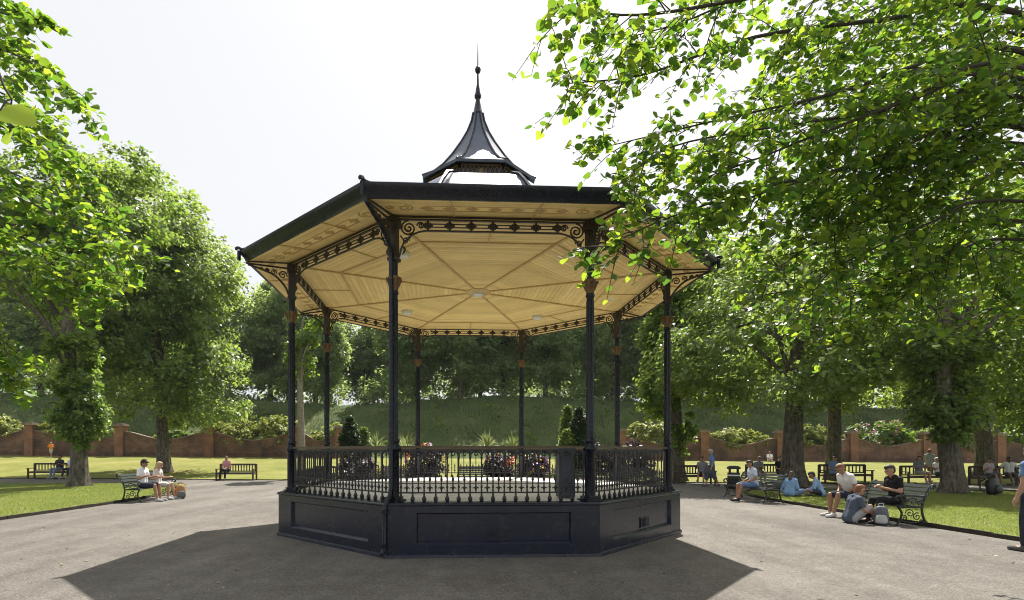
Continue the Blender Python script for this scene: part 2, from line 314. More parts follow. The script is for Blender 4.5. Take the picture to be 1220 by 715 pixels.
# raised lawn islands either side of the gravel
LE = -11.15; RE = 10.0
lpts = [(-60, -20), (LE-.3, -20), (LE-.1, 4), (LE, 12), (LE+.05, 16.5), (LE-.25, 19.5), (LE-.9, 22), (LE-2.2, 24.2), (LE-4.5, 25.6), (-24, 26.6), (-60, 30)]
rpts = [(60, -20), (60, 17.5), (24, 20.6), (17, 21.6), (13, 22), (11.4, 21.4), (10.5, 20.2), (RE+.05, 18.5), (RE-.05, 15.5), (RE-.1, 12), (RE+.05, 9), (RE+.4, 4), (RE+.6, -20)]
def island(name, pts):
    b = MB(); n = len(pts); b.poly(pts if sum((pts[(i+1) % n][0]-pts[i][0])*(pts[(i+1) % n][1]+pts[i][1]) for i in range(n)) < 0 else pts[::-1], -.02, .05)
    return b.build(name, 'lawn', kind='structure')
island('lawn_left', lpts); island('lawn_right', rpts)
def edging(pts, name):
    P = smooth_path([(x, y, .03) for x, y in pts], 60); root = None
    b = MB()
    for i in range(len(P)-1):
        if 3 < P[i].y < 27:
            j = random.uniform(-.012, .012); b.bar(P[i]+Vector((j, 0, j)), P[i+1]+Vector((j, 0, j*.5)), .05, .11)
    o = b.build(name, 'edging', kind='structure'); return o
edging(lpts[1:9], 'lawn_edging_left'); edging(rpts[2:12], 'lawn_edging_right')
# short grass blades over the nearer lawns: nobody could count them
def blades(n, xr, yr, inside):
    x = rng.uniform(*xr, n*3); y = rng.uniform(*yr, n*3); k = np.array([inside(a, b) for a, b in zip(x, y)]); x = x[k][:n]; y = y[k][:n]; n = len(x)
    a = rng.uniform(0, 6.283, n); h = rng.uniform(.012, .045, n); wd = rng.uniform(.006, .012, n); lx = rng.normal(0, .022, n); ly = rng.normal(0, .022, n)
    V = np.zeros((n, 3, 3)); V[:, 0] = np.stack([x-wd*np.cos(a), y-wd*np.sin(a), np.full(n, .045)], 1); V[:, 1] = np.stack([x+wd*np.cos(a), y+wd*np.sin(a), np.full(n, .045)], 1); V[:, 2] = np.stack([x+lx, y+ly, .05+h], 1); return V
M['blade'] = leafmat('grass_blade', (.10, .15, .024), (.24, .24, .07), (.26, .36, .04), (.46, .46, .10), .45)
Vb = np.concatenate([blades(52000, (9.9, 21), (8, 20.5), lambda a, b: a > 10.02 and a < 1.08*b+1),
                     blades(48000, (-20, -11), (11.5, 26), lambda a, b: a > -.93*b-.5 and a < (LE if b < 19 else LE-.13*(b-19)**1.6))])
o = ob('grass', rawmesh('grass', Vb, 3, 'blade'), kind='stuff')

# ------------------------------------------------------------------ bandstand
BS = thing('bandstand', 'octagonal navy iron bandstand with cream ceiling and spired lantern roof on gravel', 'bandstand', (.18, 12.2, 0), .049)
K = math.cos(R(22.5)); T = 2*math.tan(R(22.5))       # apothem / circumradius and side / apothem
AP_P = 4.335*K; AP_C = 4.09*K; AP_E = 4.964*K
def octa(ap, z): return [(ap/K*math.cos(R(247.5+45*i)), ap/K*math.sin(R(247.5+45*i)), z) for i in range(8)]
def octring(b, prof, caps=True):                      # an eight-sided lathe by apothem
    v = []; f = []
    for ap, z in prof: v += octa(ap, z)
    for j in range(len(prof)-1):
        for i in range(8): k = (i+1) % 8; f.append((j*8+i, j*8+k, j*8+8+k, j*8+8+i))
    if caps: f += [tuple(range(8))[::-1], tuple((len(prof)-1)*8+i for i in range(8))]
    b.add(v, f)
def sides(mesh, name, parent=BS, ks=range(8), kind=None): return [ob(name, mesh, parent, (0, 0, 0), R(45*k), kind) for k in ks]
# plinth: body, recessed panels, foot, nosing, deck
b = MB(); octring(b, [(AP_P-.06, .0), (AP_P-.06, .80)]); b.build('plinth', 'plinth', BS)
def plinth_face():
    b = MB(); a0 = AP_P; a1 = AP_P-.055; w0 = a0*T/2; z0, z1 = .05, .80; hx = w0-.46; p0, p1 = .20, .69; bev = .018
    o = [(-w0, -a0, z0), (w0, -a0, z0), (w0, -a0, z1), (-w0, -a0, z1)]
    i0 = [(-hx, -a0, p0), (hx, -a0, p0), (hx, -a0, p1), (-hx, -a0, p1)]
    i1 = [(-hx+bev, -a1, p0+bev*2.6), (hx-bev, -a1, p0+bev*2.6), (hx-bev, -a1, p1-bev), (-hx+bev, -a1, p1-bev)]
    v = o+i0+i1; f = []
    for k in range(4): q = (k+1) % 4; f += [(k, q, 4+q, 4+k), (4+k, 4+q, 8+q, 8+k)]
    b.add(v, f); return b.mesh('plinth_frame', 'plinth'), (hx-bev, a1, p0+bev*2.6, p1-bev)
pf, (hx, a1, q0, q1) = plinth_face(); PF = sides(pf, 'plinth_frame')
b = MB(); b.box((0, -a1+.0005, (q0+q1)/2), (2*hx, .02, q1-q0)); pm = b.mesh('recessed_panel', 'plinth')
for f_ in PF: ob('recessed_panel', pm, f_)
b = MB()
for i in range(7): b.box((-.15+.05*i, -a1-.02, .36), (.016, .022, .17))
b.box((0, -a1-.016, .275), (.36, .02, .02)); b.box((0, -a1-.016, .445), (.36, .02, .02)); b.box((0, -a1-.016, .36), (.36, .018, .012)); vm = b.mesh('vent_grille', 'plinth')
for k in (0, 1, 3, 5): ob('vent_grille', vm, PF[k], (.05, 0, 0))
b = MB(); octring(b, [(AP_P+.035, 0), (AP_P+.03, .045), (AP_P+.003, .06), (AP_P-.05, .06)]); b.build('plinth_foot', 'plinth', BS)
b = MB(); octring(b, [(AP_P-.05, .797), (AP_P+.018, .797), (AP_P+.03, .812), (AP_P+.03, .826), (AP_P+.012, .842), (AP_P-.26, .846)]); b.build('nosing', 'plinth', BS)
b = MB(); octring(b, [(AP_P-.25, .80), (AP_P-.25, .850)]); b.build('deck', 'deck', BS)
# columns
col = [(.125, .846), (.125, .875), (.105, .885), (.105, .91), (.085, .93), (.085, 1.62), (.10, 1.64), (.115, 1.67), (.115, 1.70), (.09, 1.73), (.078, 1.76),
       (.092, 1.80), (.092, 1.82), (.07, 1.85), (.064, 1.92), (.070, 1.94), (.064, 1.96), (.060, 2.4), (.057, 4.10), (.072, 4.12), (.072, 4.15), (.060, 4.17), (.060, 4.62), (.075, 4.64), (.075, 4.67)]
b = MB(); b.lathe(col, 16); cm = b.mesh('column_shaft', 'navy', True)
b = MB()                                               # flutes standing proud of the shaft
for i in range(8):
    a = 2*math.pi*i/8; b.tube([(.060*math.cos(a), .060*math.sin(a), 2.0), (.057*math.cos(a), .057*math.sin(a), 4.05)], .008, 4)
fm = b.mesh('fluting', 'navy', True)
b = MB(); b.box((0, 0, .862), (.29, .29, .035)); b.box((0, 0, .90), (.22, .22, .05)); ft = b.mesh('column_foot', 'navy')
b = MB(); b.lathe([(.062, 4.17), (.066, 4.20), (.075, 4.27), (.088, 4.33), (.10, 4.36), (.10, 4.38), (.08, 4.39)], 16)
for i in range(8):
    a = 2*math.pi*i/8; c_, s_ = math.cos(a), math.sin(a); b.tube([(.066*c_, .066*s_, 4.22), (.08*c_, .08*s_, 4.27), (.10*c_, .10*s_, 4.33), (.122*c_, .122*s_, 4.36), (.127*c_, .127*s_, 4.32)], [.015, .02, .024, .016, .010], 5)
cp = b.mesh('capital', 'gold', True)
b = MB(); b.box((0, 0, 4.95), (.12, .12, .66)); b.box((0, 0, 4.66), (.16, .16, .05)); b.box((0, 0, 5.24), (.17, .17, .16)); hd = b.mesh('column_head', 'friezeiron')
CR = 4.09
cols = []
for i in range(8):
    a = R(247.5+45*i); c = ob('column', cm, BS, (CR*math.cos(a), CR*math.sin(a), 0), a)
    for n_, m_ in (('fluting', fm), ('column_foot', ft), ('capital', cp), ('column_head', hd)): ob(n_, m_, c)
    cols.append(c)
# outward corner brackets to the eaves
def spiral(cx, cz, r0, turns, a0, sgn=1, n=26, rmin=.12):
    return [(cx+r0*(1-(1-rmin)*k/n)*math.cos(a0+sgn*turns*2*math.pi*k/n), 0, cz+r0*(1-(1-rmin)*k/n)*math.sin(a0+sgn*turns*2*math.pi*k/n)) for k in range(n+1)]
b = MB(); b.tube(smooth_path([(.06, 0, 4.72), (.12, 0, 4.86), (.30, 0, 5.05), (.55, 0, 5.15), (.80, 0, 5.205)], 16), .020, 6)
b.tube([(.06, 0, 5.235), (.83, 0, 5.225)], .018, 6)
for (cx, cz, r) in ((.17, 5.09, .085), (.335, 5.125, .055), (.46, 5.145, .04), (.56, 5.157, .028)): b.tube(spiral(cx, cz, r, 1.6, R(200), -1), .012, 5)
om = b.mesh('eave_bracket', 'friezeiron', True)
for c in cols: ob('eave_bracket', om, c)
# friezes between the columns with scrolled spandrels
W = AP_C*T
def frieze_face():
    b = MB(); x1 = W/2-.05
    b.box((0, -AP_C, 5.335), (W-.1, .07, .03)); b.box((0, -AP_C, 5.298), (W-.1, .04, .022)); b.box((0, -AP_C, 5.235), (W-.1-.7, .016, .014)); b.box((0, -AP_C, 5.185), (W-.1-.7, .016, .014)); b.box((0, -AP_C, 5.125), (W-.1-.9, .035, .022))
    for s in (-1, 1):
        P = smooth_path([(s*(x1-.45+.0), -AP_C, 5.125), (s*(x1-.33), -AP_C, 5.10), (s*(x1-.2), -AP_C, 5.03), (s*(x1-.09), -AP_C, 4.9), (s*(x1-.03), -AP_C, 4.70)], 16); b.tube(P, .016, 5)
    return b.mesh('frieze', 'friezeiron')
fz = frieze_face(); FZ = sides(fz, 'frieze')
b = MB()
for i in range(8):
    a = math.pi*i/4; r = .085 if i % 2 == 0 else .062
    b.tube([(0, 0, 0), (r*.6*math.cos(a), 0, r*.6*math.sin(a)), (r*math.cos(a), 0, r*math.sin(a))], [.012, .024, .010], 5)
b.lathe([(.001, -.03), (.03, -.02), (.03, .02), (.001, .03)], 8); rs = b.mesh('rosette', 'friezeiron', True)
b = MB(); b.tube(spiral(0, 0, .125, 2.1, R(90), 1), .014, 5); b.tube(spiral(.19, .045, .06, 1.6, R(180), -1), .012, 5); b.tube(spiral(.285, .06, .04, 1.4, R(180), 1), .010, 5)
b.tube(smooth_path([(-.13, 0, -.12), (-.06, 0, -.20), (.0, 0, -.17), (.05, 0, -.11), (.14, 0, -.06)], 16), .013, 5)
b.tube(spiral(-.045, -.20, .055, 1.5, R(0), 1), .011, 5)
b.tube(smooth_path([(-.10, 0, -.28), (-.06, 0, -.34), (-.10, 0, -.42)], 8), [.012, .02, .02, .02, .02, .018, .014, .01, .004][:9], 5)
sc = b.mesh('scroll', 'friezeiron', True)
for f_ in FZ:
    for i in range(7): ob('rosette', rs, f_, ((i-3)*.345, -AP_C, 5.21))
    for s in (-1, 1):
        o = ob('scroll', sc, f_, (s*(W/2-.23), -AP_C, 5.16)); o.scale = (-s, 1, 1); o.rotation_euler = (0, 0, 0)
        o.scale = (-s, 1, 1)
b = MB(); b.box((0, -AP_C-.05, 5.372), (W-.02, .03, .05)); bm_ = b.mesh('beam_strip', 'creamrib'); sides(bm_, 'beam_strip')
# ceiling of narrow boards, ribs
def boards(a_in, a_out, n, z_in, z_out, name, m):
    b = MB(); g_ = .009; d = .012
    for i in range(n):
        t0 = i/n; t1 = (i+1)/n; r0 = a_in+(a_out-a_in)*t0; r1 = a_in+(a_out-a_in)*t1; z0 = z_in+(z_out-z_in)*t0; z1 = z_in+(z_out-z_in)*t1
        P = [(r0, z0+d), (r0+g_, z0), (r1-g_, z1), (r1, z1+d)]
        v = []
        for r, z in P: v += [(-r*T/2, -r, z), (r*T/2, -r, z)]
        b.add(v, [(0, 1, 3, 2), (2, 3, 5, 4), (4, 5, 7, 6)])
    return b.mesh(name, m)
cb = boards(.06, AP_C+.02, 36, 5.30, 5.305, 'ceiling_boards', 'cream'); sides(cb, 'ceiling_boards', kind='stuff')
b = MB(); A = AP_C
v0 = Vector((-A*T/2, -A, 5.295)); b.bar(v0*.02+Vector((0, 0, 5.295*.98)), Vector((v0.x*.99, v0.y*.99, 5.295)), .045, .035); rm = b.mesh('ceiling_rib', 'creamrib'); sides(rm, 'ceiling_rib')
b = MB(); b.bar((-2.9*T/2, -2.9, 5.297), (2.9*T/2, -2.9, 5.297), .03, .022); b.bar((0, -2.9, 5.297), (0, -A+.03, 5.297), .022, .018); sides(b.mesh('ceiling_batten', 'creamrib'), 'ceiling_batten')
b = MB(); octring(b, [(.30, 5.305), (.30, 5.285), (.20, 5.27)]); b.build('ceiling_boss', 'creamrib', BS)
for n_, (x, y) in zip(('a', 'b', 'c', 'd'), ((0, 0), (-1.55, -2.35), (-1.75, 1.75), (1.75, 2.1))):
    l = MB(); l.lathe([(.14, 5.296), (.14, 5.265), (.12, 5.225), (.07, 5.205)], 16); l.build('lamp_diffuser', 'lamp', BS, True, loc=(x, y, 0))
# roof deck above the ceiling so that no sky leaks in, soffit, fascia, gutter
cs = boards(AP_C+.06, AP_E-.06, 6, 5.345, 5.272, 'soffit_boards', 'cream'); sides(cs, 'soffit_boards', kind='stuff')
for x in (-.62, .62):
    b = MB(); b.bar((x, -AP_C-.06, 5.337), (x*1.1, -AP_E+.07, 5.267), .02, .018); sides(b.mesh('soffit_batten', 'creamrib'), 'soffit_batten')
b = MB(); v0 = octa(AP_C+.07, 5.338)[0]; v1 = octa(AP_E-.07, 5.264)[0]; b.bar(v0, v1, .035, .025); sides(b.mesh('hip_batten', 'friezeiron'), 'hip_batten')
def motif_face():  # thin ochre bars under the soffit, repeating the frieze's rosettes and scrolls
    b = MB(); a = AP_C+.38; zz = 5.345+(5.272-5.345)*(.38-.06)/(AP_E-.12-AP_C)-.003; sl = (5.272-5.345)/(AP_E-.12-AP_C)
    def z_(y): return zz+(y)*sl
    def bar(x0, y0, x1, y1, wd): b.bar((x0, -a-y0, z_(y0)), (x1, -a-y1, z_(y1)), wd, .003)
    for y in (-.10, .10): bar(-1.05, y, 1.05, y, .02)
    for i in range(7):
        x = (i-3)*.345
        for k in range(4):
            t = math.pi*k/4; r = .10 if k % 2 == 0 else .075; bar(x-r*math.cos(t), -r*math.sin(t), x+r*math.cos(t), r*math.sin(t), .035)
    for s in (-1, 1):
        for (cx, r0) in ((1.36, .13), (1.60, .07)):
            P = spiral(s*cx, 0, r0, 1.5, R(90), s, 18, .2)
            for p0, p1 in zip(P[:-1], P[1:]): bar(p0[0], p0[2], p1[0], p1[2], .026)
    return b.mesh('soffit_motif', 'motif')
sides(motif_face(), 'soffit_motif')
def fascia():
    b = MB(); prof = [(AP_E-.07, 5.262), (AP_E-.03, 5.255), (AP_E-.02, 5.285), (AP_E+.0, 5.32), (AP_E+.045, 5.365), (AP_E+.07, 5.40), (AP_E+.07, 5.445), (AP_E+.045, 5.455), (AP_E-.02, 5.45)]
    v = []
    for r, z in prof: v += [(-r*T/2, -r, z), (r*T/2, -r, z)]
    b.add(v, [(2*i, 2*i+1, 2*i+3, 2*i+2) for i in range(len(prof)-1)]); return b.mesh('gutter', 'navy', True)
sides(fascia(), 'gutter')
b = MB(); v0 = Vector(octa(AP_E+.075, 5.33)[0]); b.bar(v0-Vector((0, 0, .07)), v0+Vector((0, 0, .11)), .05, .05, up=(1, 0, 0))
d0 = Vector((v0.x, v0.y, 0)).normalized()
b.tube(smooth_path([v0+Vector((0, 0, .08))-d0*.12, v0+Vector((0, 0, .13))-d0*.06, v0+Vector((0, 0, .165))-d0*.0, v0+Vector((0, 0, .15))+d0*.045, v0+Vector((0, 0, .125))+d0*.03], 16), .030, 6)
sides(b.mesh('corner_knob', 'navy', True), 'corner_knob')
roofprof = [(AP_E+.02, 5.452), (4.2, 5.56), (3.6, 5.72), (3.0, 5.95), (2.55, 6.22), (2.2, 6.55), (1.95, 6.88), (1.72, 7.13), (1.45, 7.29), (1.12, 7.36)]
def roofside(prof):
    b = MB(); v = []; 
    for r, z in prof: v += [(-r*T/2, -r, z), (r*T/2, -r, z)]
    b.add(v, [(2*i, 2*i+1, 2*i+3, 2*i+2) for i in range(len(prof)-1)])
    return b
sides(roofside(roofprof).mesh('roof_panel', 'lead', True), 'roof_panel')
b = MB(); b.tube([(-r*T/2, -r, z+.015) for r, z in roofprof], .04, 6); sides(b.mesh('hip_roll', 'navy', True), 'hip_roll')
b = MB(); octring(b, [(AP_E-.1, 5.40), (AP_E-.12, 5.435)]); b.build('roof_underlay', 'soil', BS)
# lantern
b = MB(); octring(b, [(1.10, 7.33), (1.10, 7.66)]); LT = b.build('lantern', 'navy', BS)
def lanface():
    b = MB(); a = 1.115; w_ = a*T-.08
    b.box((0, -a, 7.385), (w_, .03, .03)); b.box((0, -a, 7.625), (w_, .03, .03))
    n = 9
    for i in range(n):
        x0 = -w_/2+w_*i/n; x1 = x0+w_/n
        b.bar((x0, -a, 7.40), (x1, -a, 7.61), .012, .016, up=(0, 1, 0)); b.bar((x0, -a, 7.61), (x1, -a, 7.40), .012, .016, up=(0, 1, 0))
    b.box((0, -a-.008, 7.505), (.10, .012, .10), rot=Matrix.Rotation(R(45), 3, 'Y'))
    return b.mesh('lantern_fretwork', 'gold')
for k in range(8): ob('lantern_fretwork', lanface() if k == 0 else bpy.data.meshes['lantern_fretwork'], LT, (0, 0, 0), R(45*k))
lp = [(1.23, 7.635), (1.25, 7.69), (1.0, 7.84), (.8, 8.04), (.6, 8.31), (.385, 8.66), (.245, 8.93), (.145, 9.2), (.11, 9.39)]
sp = roofside(lp); 
for k in range(8): ob('spire_panel', sp.mesh('spire_panel', 'lead', True) if k == 0 else bpy.data.meshes['spire_panel'], LT, (0, 0, 0), R(45*k))
b = MB(); b.tube([(-r*T/2, -r, z+.008) for r, z in lp[1:]], .026, 6); hm = b.mesh('spire_roll', 'navy', True)
for k in range(8): ob('spire_roll', hm, LT, (0, 0, 0), R(45*k))
b = MB(); octring(b, [(1.235, 7.645), (1.0, 7.655)], True); b.build('lantern_soffit', 'navy', LT)
b = MB(); b.lathe([(.12, 9.36), (.125, 9.40), (.11, 9.42), (.05, 9.70), (.045, 9.74), (.075, 9.78), (.08, 9.83), (.06, 9.88), (.045, 9.98), (.025, 10.08), (.018, 10.33)], 12)
b.lathe([(.01, 10.33), (.05, 10.36), (.072, 10.42), (.05, 10.48), (.012, 10.51)], 12); b.lathe([(.014, 10.5), (.010, 10.8), (.003, 11.06)], 6); b.build('finial', 'navy', LT, True)
# railings
hz0, hz1, fz0 = 1.735, .985, .846
def rail():
    b = MB(); x = W/2-.08; b.box((0, -AP_C, 1.66), (2*x, .03, .022)); b.box((0, -AP_C, hz1), (2*x, .035, .022)); b.box((0, -AP_C, 1.13), (2*x, .016, .012)); return b.mesh('railing', 'iron')
RL = sides(rail(), 'railing')
b = MB(); x = W/2-.06; b.bar((-x, -AP_C, 1.700), (x, -AP_C, 1.700), .085, .022); b.bar((-x, -AP_C, 1.7185), (x, -AP_C, 1.7185), .06, .014); hr = b.mesh('handrail', 'handrail')
b = MB(); b.lathe([(.022, .846), (.03, .86), (.036, .885), (.03, .91), (.016, .93), (.014, .97), (.022, .985), (.014, 1.0), (.012, 1.05), (.020, 1.07), (.012, 1.10), (.013, 1.4), (.012, 1.52), (.022, 1.54), (.013, 1.56), (.012, 1.66)], 8); bl = b.mesh('baluster', 'iron', True)
b = MB(); b.lathe([(.010, .985), (.012, 1.03), (.026, 1.06), (.012, 1.09), (.010, 1.16), (.022, 1.19), (.014, 1.22), (.002, 1.27)], 6); b.tube([(-.05, 0, 1.055), (0, 0, 1.075), (.05, 0, 1.055)], .008, 4); dt = b.mesh('dart', 'iron', True)
nb = 16; sp_ = (W-.22)/nb
b = MB(); b.tube([(-sp_/2, 0, 1.50)]+[(-sp_/2*math.cos(a)*1.0, 0, 1.56+.085*math.sin(a)) for a in np.linspace(0, math.pi, 9)]+[(sp_/2, 0, 1.50)], .015, 5)
b.tube([(.028*math.cos(a), 0, 1.60+.028*math.sin(a)) for a in np.linspace(0, 6.283, 9)], .007, 4); ar = b.mesh('arch', 'iron', True)
for r_ in RL:
    ob('handrail', hr, r_)
    for i in range(nb+1): ob('baluster', bl, r_, (-(W-.22)/2+sp_*i, -AP_C, 0))
    for i in range(nb): ob('dart', dt, r_, (-(W-.22)/2+sp_*(i+.5), -AP_C, 0)); ob('arch', ar, r_, (-(W-.22)/2+sp_*(i+.5), -AP_C, 0))
# downpipe on one corner
a = R(247.5); d0 = Vector((math.cos(a), math.sin(a), 0)); b = MB()
P = smooth_path([d0*(AP_E/K-.02)+Vector((0, 0, 5.22)), d0*(4.70)+Vector((0, 0, 5.12)), d0*4.36+Vector((0, 0, 4.95)), d0*4.20+Vector((0, 0, 4.72)), d0*4.185+Vector((0, 0, 4.3))], 20)
b.tube(P+[d0*4.185+Vector((0, 0, z)) for z in (3, 2, 1.1)]+[d0*4.22+Vector((0, 0, .96)), d0*4.39+Vector((0, 0, .80)), d0*4.40+Vector((0, 0, .7)), d0*4.40+Vector((0, 0, .16)), d0*4.48+Vector((0, 0, .08))], .036, 10)
for z in (.20, .72): b.lathe([(.056, -.03), (.056, .03)], 10, c=tuple(d0*4.40+Vector((0, 0, z))))
for z in (1.9, 3.4): b.lathe([(.046, -.025), (.046, .025)], 10, c=tuple(d0*4.185+Vector((0, 0, z))))
b.build('downpipe', 'navy', BS, True)
# steel cabinet standing on the deck
ca = thing('metal_cabinet', 'tall slate blue steel cabinet standing inside the bandstand railing by a column', 'cabinet', (1.62, 9.0, .85), .05)
b = MB(); b.box((0, 0, .42), (.27, .26, .80)); b.build('cabinet_body', 'cab', ca); b = MB(); b.box((0, -.138, .42), (.23, .014, .74)); b.build('cabinet_door', 'cab', ca); b = MB(); b.box((0, 0, .83), (.30, .29, .02)); b.build('cabinet_top', 'cab', ca); b = MB(); b.box((.08, -.15, .45), (.02, .02, .08)); b.build('handle', 'black', ca)

# ------------------------------------------------------------------ trees
def unit(v): return v/np.maximum(1e-9, np.linalg.norm(v, axis=-1, keepdims=True))
LEAF4 = np.array([[0, 0, 0], [.42, .46, .05], [0, 1, -.10], [-.42, .46, .05]])
LEAF8 = np.array([[0, 0, 0], [.30, .02, .05], [.50, .26, .09], [.49, .56, .09], [.29, .86, .04], [0, 1.08, -.06], [-.29, .86, .04], [-.49, .56, .09], [-.50, .26, .09], [-.30, .02, .05], [0, .46, 0]])
F8 = [(0, 1, 2, 10), (10, 2, 3, 4), (10, 4, 5, 6), (10, 6, 7, 8), (0, 10, 8, 9)]
def leafverts(pos, nrm, dirn, size, shape):
    N = len(pos); shp = np.repeat(shape[None], N, 0); shp[:, :, 0] *= rng.uniform(.75, 1.2, (N, 1)); shp[:, :, 2] = shp[:, :, 2]*rng.uniform(-.6, 2.2, (N, 1))-rng.uniform(-.05, .30, (N, 1))*shp[:, :, 1]**2
    n = unit(nrm); d = dirn-n*np.sum(dirn*n, 1, keepdims=True); d = unit(d); x = np.cross(d, n)
    return pos[:, None]+size[:, None, None]*(shp[:, :, 0:1]*x[:, None]+shp[:, :, 1:2]*d[:, None]+shp[:, :, 2:3]*n[:, None])
def cluster_leaves(cent, per, rad, flat, size, centre, droop=.35):
    """leaves round the cluster centres, laid like shingles: blades lean outwards and hang a little"""
    n = len(cent)*per; c = np.repeat(cent, per, 0); rr = np.repeat(rad, per)
    d = unit(rng.normal(size=(n, 3)))*(rng.uniform(0, 1, (n, 1))**.5); d[:, 2] *= flat
    p = c+d*rr[:, None]; out = unit(p-centre); out[:, 2] *= .4
    p[:, 2] -= droop*np.sum((d[:, :2])**2, 1)*rr
    nr = np.array([0, 0, 1.0])+.55*out+rng.normal(0, .55, (n, 3)); dr = out*.8+np.array([0, 0, -.45])+rng.normal(0, .5, (n, 3))
    return leafverts(p, nr, dr, size*rng.uniform(.65, 1.3, n), LEAF4)
def crown_points(lobes, n, shell=.32, gap=.30):
    vol = np.array([l[3]*l[4]*l[5] for l in lobes])**.75; k = rng.choice(len(lobes), n*2, p=vol/vol.sum()); L = np.array(lobes)[k]
    d = unit(rng.normal(size=(n*2, 3)))*(rng.uniform(.05, 1, (n*2, 1))**shell)
    p = L[:, :3]+d*L[:, 3:]
    ph = rng.uniform(0, 6, 6); q = np.sin(p[:, 0]*1.1+ph[0])*np.sin(p[:, 1]*1.0+ph[1])+np.sin(p[:, 2]*1.3+ph[2])*np.sin(p[:, 0]*.7+p[:, 1]*.6+ph[3])
    keep = q > np.quantile(q, gap); return p[keep][:n]
def trunk_mesh(pts, r0, r1, flare=1.7, n=14, seed=0):
    P = smooth_path(pts, 22); b = MB(); m = len(P); rs = random.Random(seed); ph = [rs.uniform(0, 6) for _ in range(5)]
    v = []; f = []; h0 = P[0].z
    for i, p_ in enumerate(P):
        t = i/(m-1); r = r0+(r1-r0)*t; h = p_.z-h0; fl = 1+(flare-1)*math.exp(-h/.38)
        for k in range(n):
            a = 2*math.pi*k/n; bump = 1+.06*math.sin(3*a+ph[0]+h*.5)+.05*math.sin(5*a+ph[1]-h*.8)+(.20*math.sin(4*a+ph[2])+.12*math.sin(7*a+ph[3]))*math.exp(-h/.45)
            v.append((p_.x+r*fl*bump*math.cos(a), p_.y+r*fl*bump*math.sin(a), p_.z))
    for i in range(m-1):
        for k in range(n): q = (k+1) % n; f.append((i*n+k, i*n+q, (i+1)*n+q, (i+1)*n+k))
    f.append(tuple((m-1)*n+k for k in range(n))); b.add(v, f); return b
def limbs(b, top, cent, nl, r, zlo, zhi, base):
    idx = rng.choice(len(cent), min(nl, len(cent)), replace=False)
    for j, i in enumerate(idx):
        e = Vector(cent[i]); s0 = base.lerp(top, rng.uniform(zlo, zhi)); mid = s0.lerp(e, .45)+Vector((rng.normal(0, .25), rng.normal(0, .25), .12*(e-s0).length))
        P = smooth_path([s0, mid, e], 8); rr = r*rng.uniform(.35, 1)*(1 if j < nl*.35 else .45); b.tube(P, [rr*(1-.88*k/(len(P)-1)) for k in range(len(P))], 6)
def tree(name, label, loc, pts, r0, r1, lobes, ncl, per, lsize, m, crad=.75, nlimb=22, group=None, bark='bark', sprouts=None, flat=.55, shell=.32, gap=.3, zlo=.45, lr=.13, flare=1.28):
    """pts, lobes and sprouts are relative to loc"""
    root = thing(name, label, 'tree', loc, 0, group)
    tb = trunk_mesh(pts, r0, r1, flare, seed=int(abs(loc[0]*100))); cent = crown_points(lobes, ncl, shell, gap)
    tb.build('trunk', bark, root, True)
    lb = MB(); limbs(lb, Vector(pts[-1]), cent, nlimb, lr, zlo, 1.0, Vector(pts[0])); lo = lb.build('limbs', bark, root, True); lo['kind'] = 'stuff'
    cc = np.mean(np.array(lobes)[:, :3], 0)
    V = cluster_leaves(cent, per, rng.uniform(.6, 1.25, len(cent))*crad, flat, lsize, cc)
    ob('crown', rawmesh('crown', V, 4, m), root)
    if sprouts:
        L, nc, sm = sprouts; c2 = crown_points(L, nc, .4, .12); V = cluster_leaves(c2, 70, rng.uniform(.22, .42, len(c2)), .9, lsize*.95, np.mean(np.array(L)[:, :3], 0), .5)
        ob('trunk_sprouts', rawmesh('trunk_sprouts', V, 4, sm), root)
    return root
LG = 'old lime trees round the lawns'
# left, sprouting trunk
tree('lime_tree', 'lime tree with thick leafy sprouts around its trunk, on the left lawn island', (-17.7, 24, .03), [(0, 0, 0), (.02, 0, 1.2), (-.1, 0, 3), (-.5, .1, 6), (-1.0, .2, 9)], .37, .18,
     [(-2.6, 0, 10.5, 3.3, 3.5, 2.6), (-3.4, 1, 13.5, 3.4, 3.4, 3.2), (-1.2, 1.5, 12, 2.8, 3, 2.8), (.9, 1.5, 13.6, 2.6, 2.6, 2.6)], 390, 75, .19, 'leaf_mid', group=LG,
     sprouts=([(.0, 0, 3.3, 1.15, 1.1, 1.3), (-.1, 0, 4.6, 1.2, 1.1, 1.3), (-.3, 0, 6.2, 1.0, 1.0, 1.0), (.5, -.3, 2.7, .7, .7, .75)], 150, 'leaf_sprout'))
# left, big dome
tree('lime_tree', 'large domed lime tree behind the left lawn path, in front of the brick wall', (-20.2, 35, .25), [(0, 0, 0), (-.1, 0, 2), (-.3, 0, 5), (-.5, 0, 9), (-.8, 0, 13)], .44, .16,
     [(-.4, 0, 7.0, 5.6, 5.2, 4.0), (-1.0, 0, 11, 5.6, 5.4, 4.6), (-2.4, 0, 15, 4.8, 4.6, 4.2), (-3.6, .5, 18, 3.2, 3.4, 2.8), (3.0, -.6, 5.4, 2.8, 3, 2.4), (-4.5, 0, 8, 3.0, 3.4, 3.6), (.4, 0, 13.2, 4.6, 4.6, 4.2), (-1.6, .5, 17, 3.8, 3.8, 3.2), (-5, 1, 15.5, 3.4, 3.4, 3.2)], 1380, 60, .24, 'leaf_dark', .95, 34, LG)
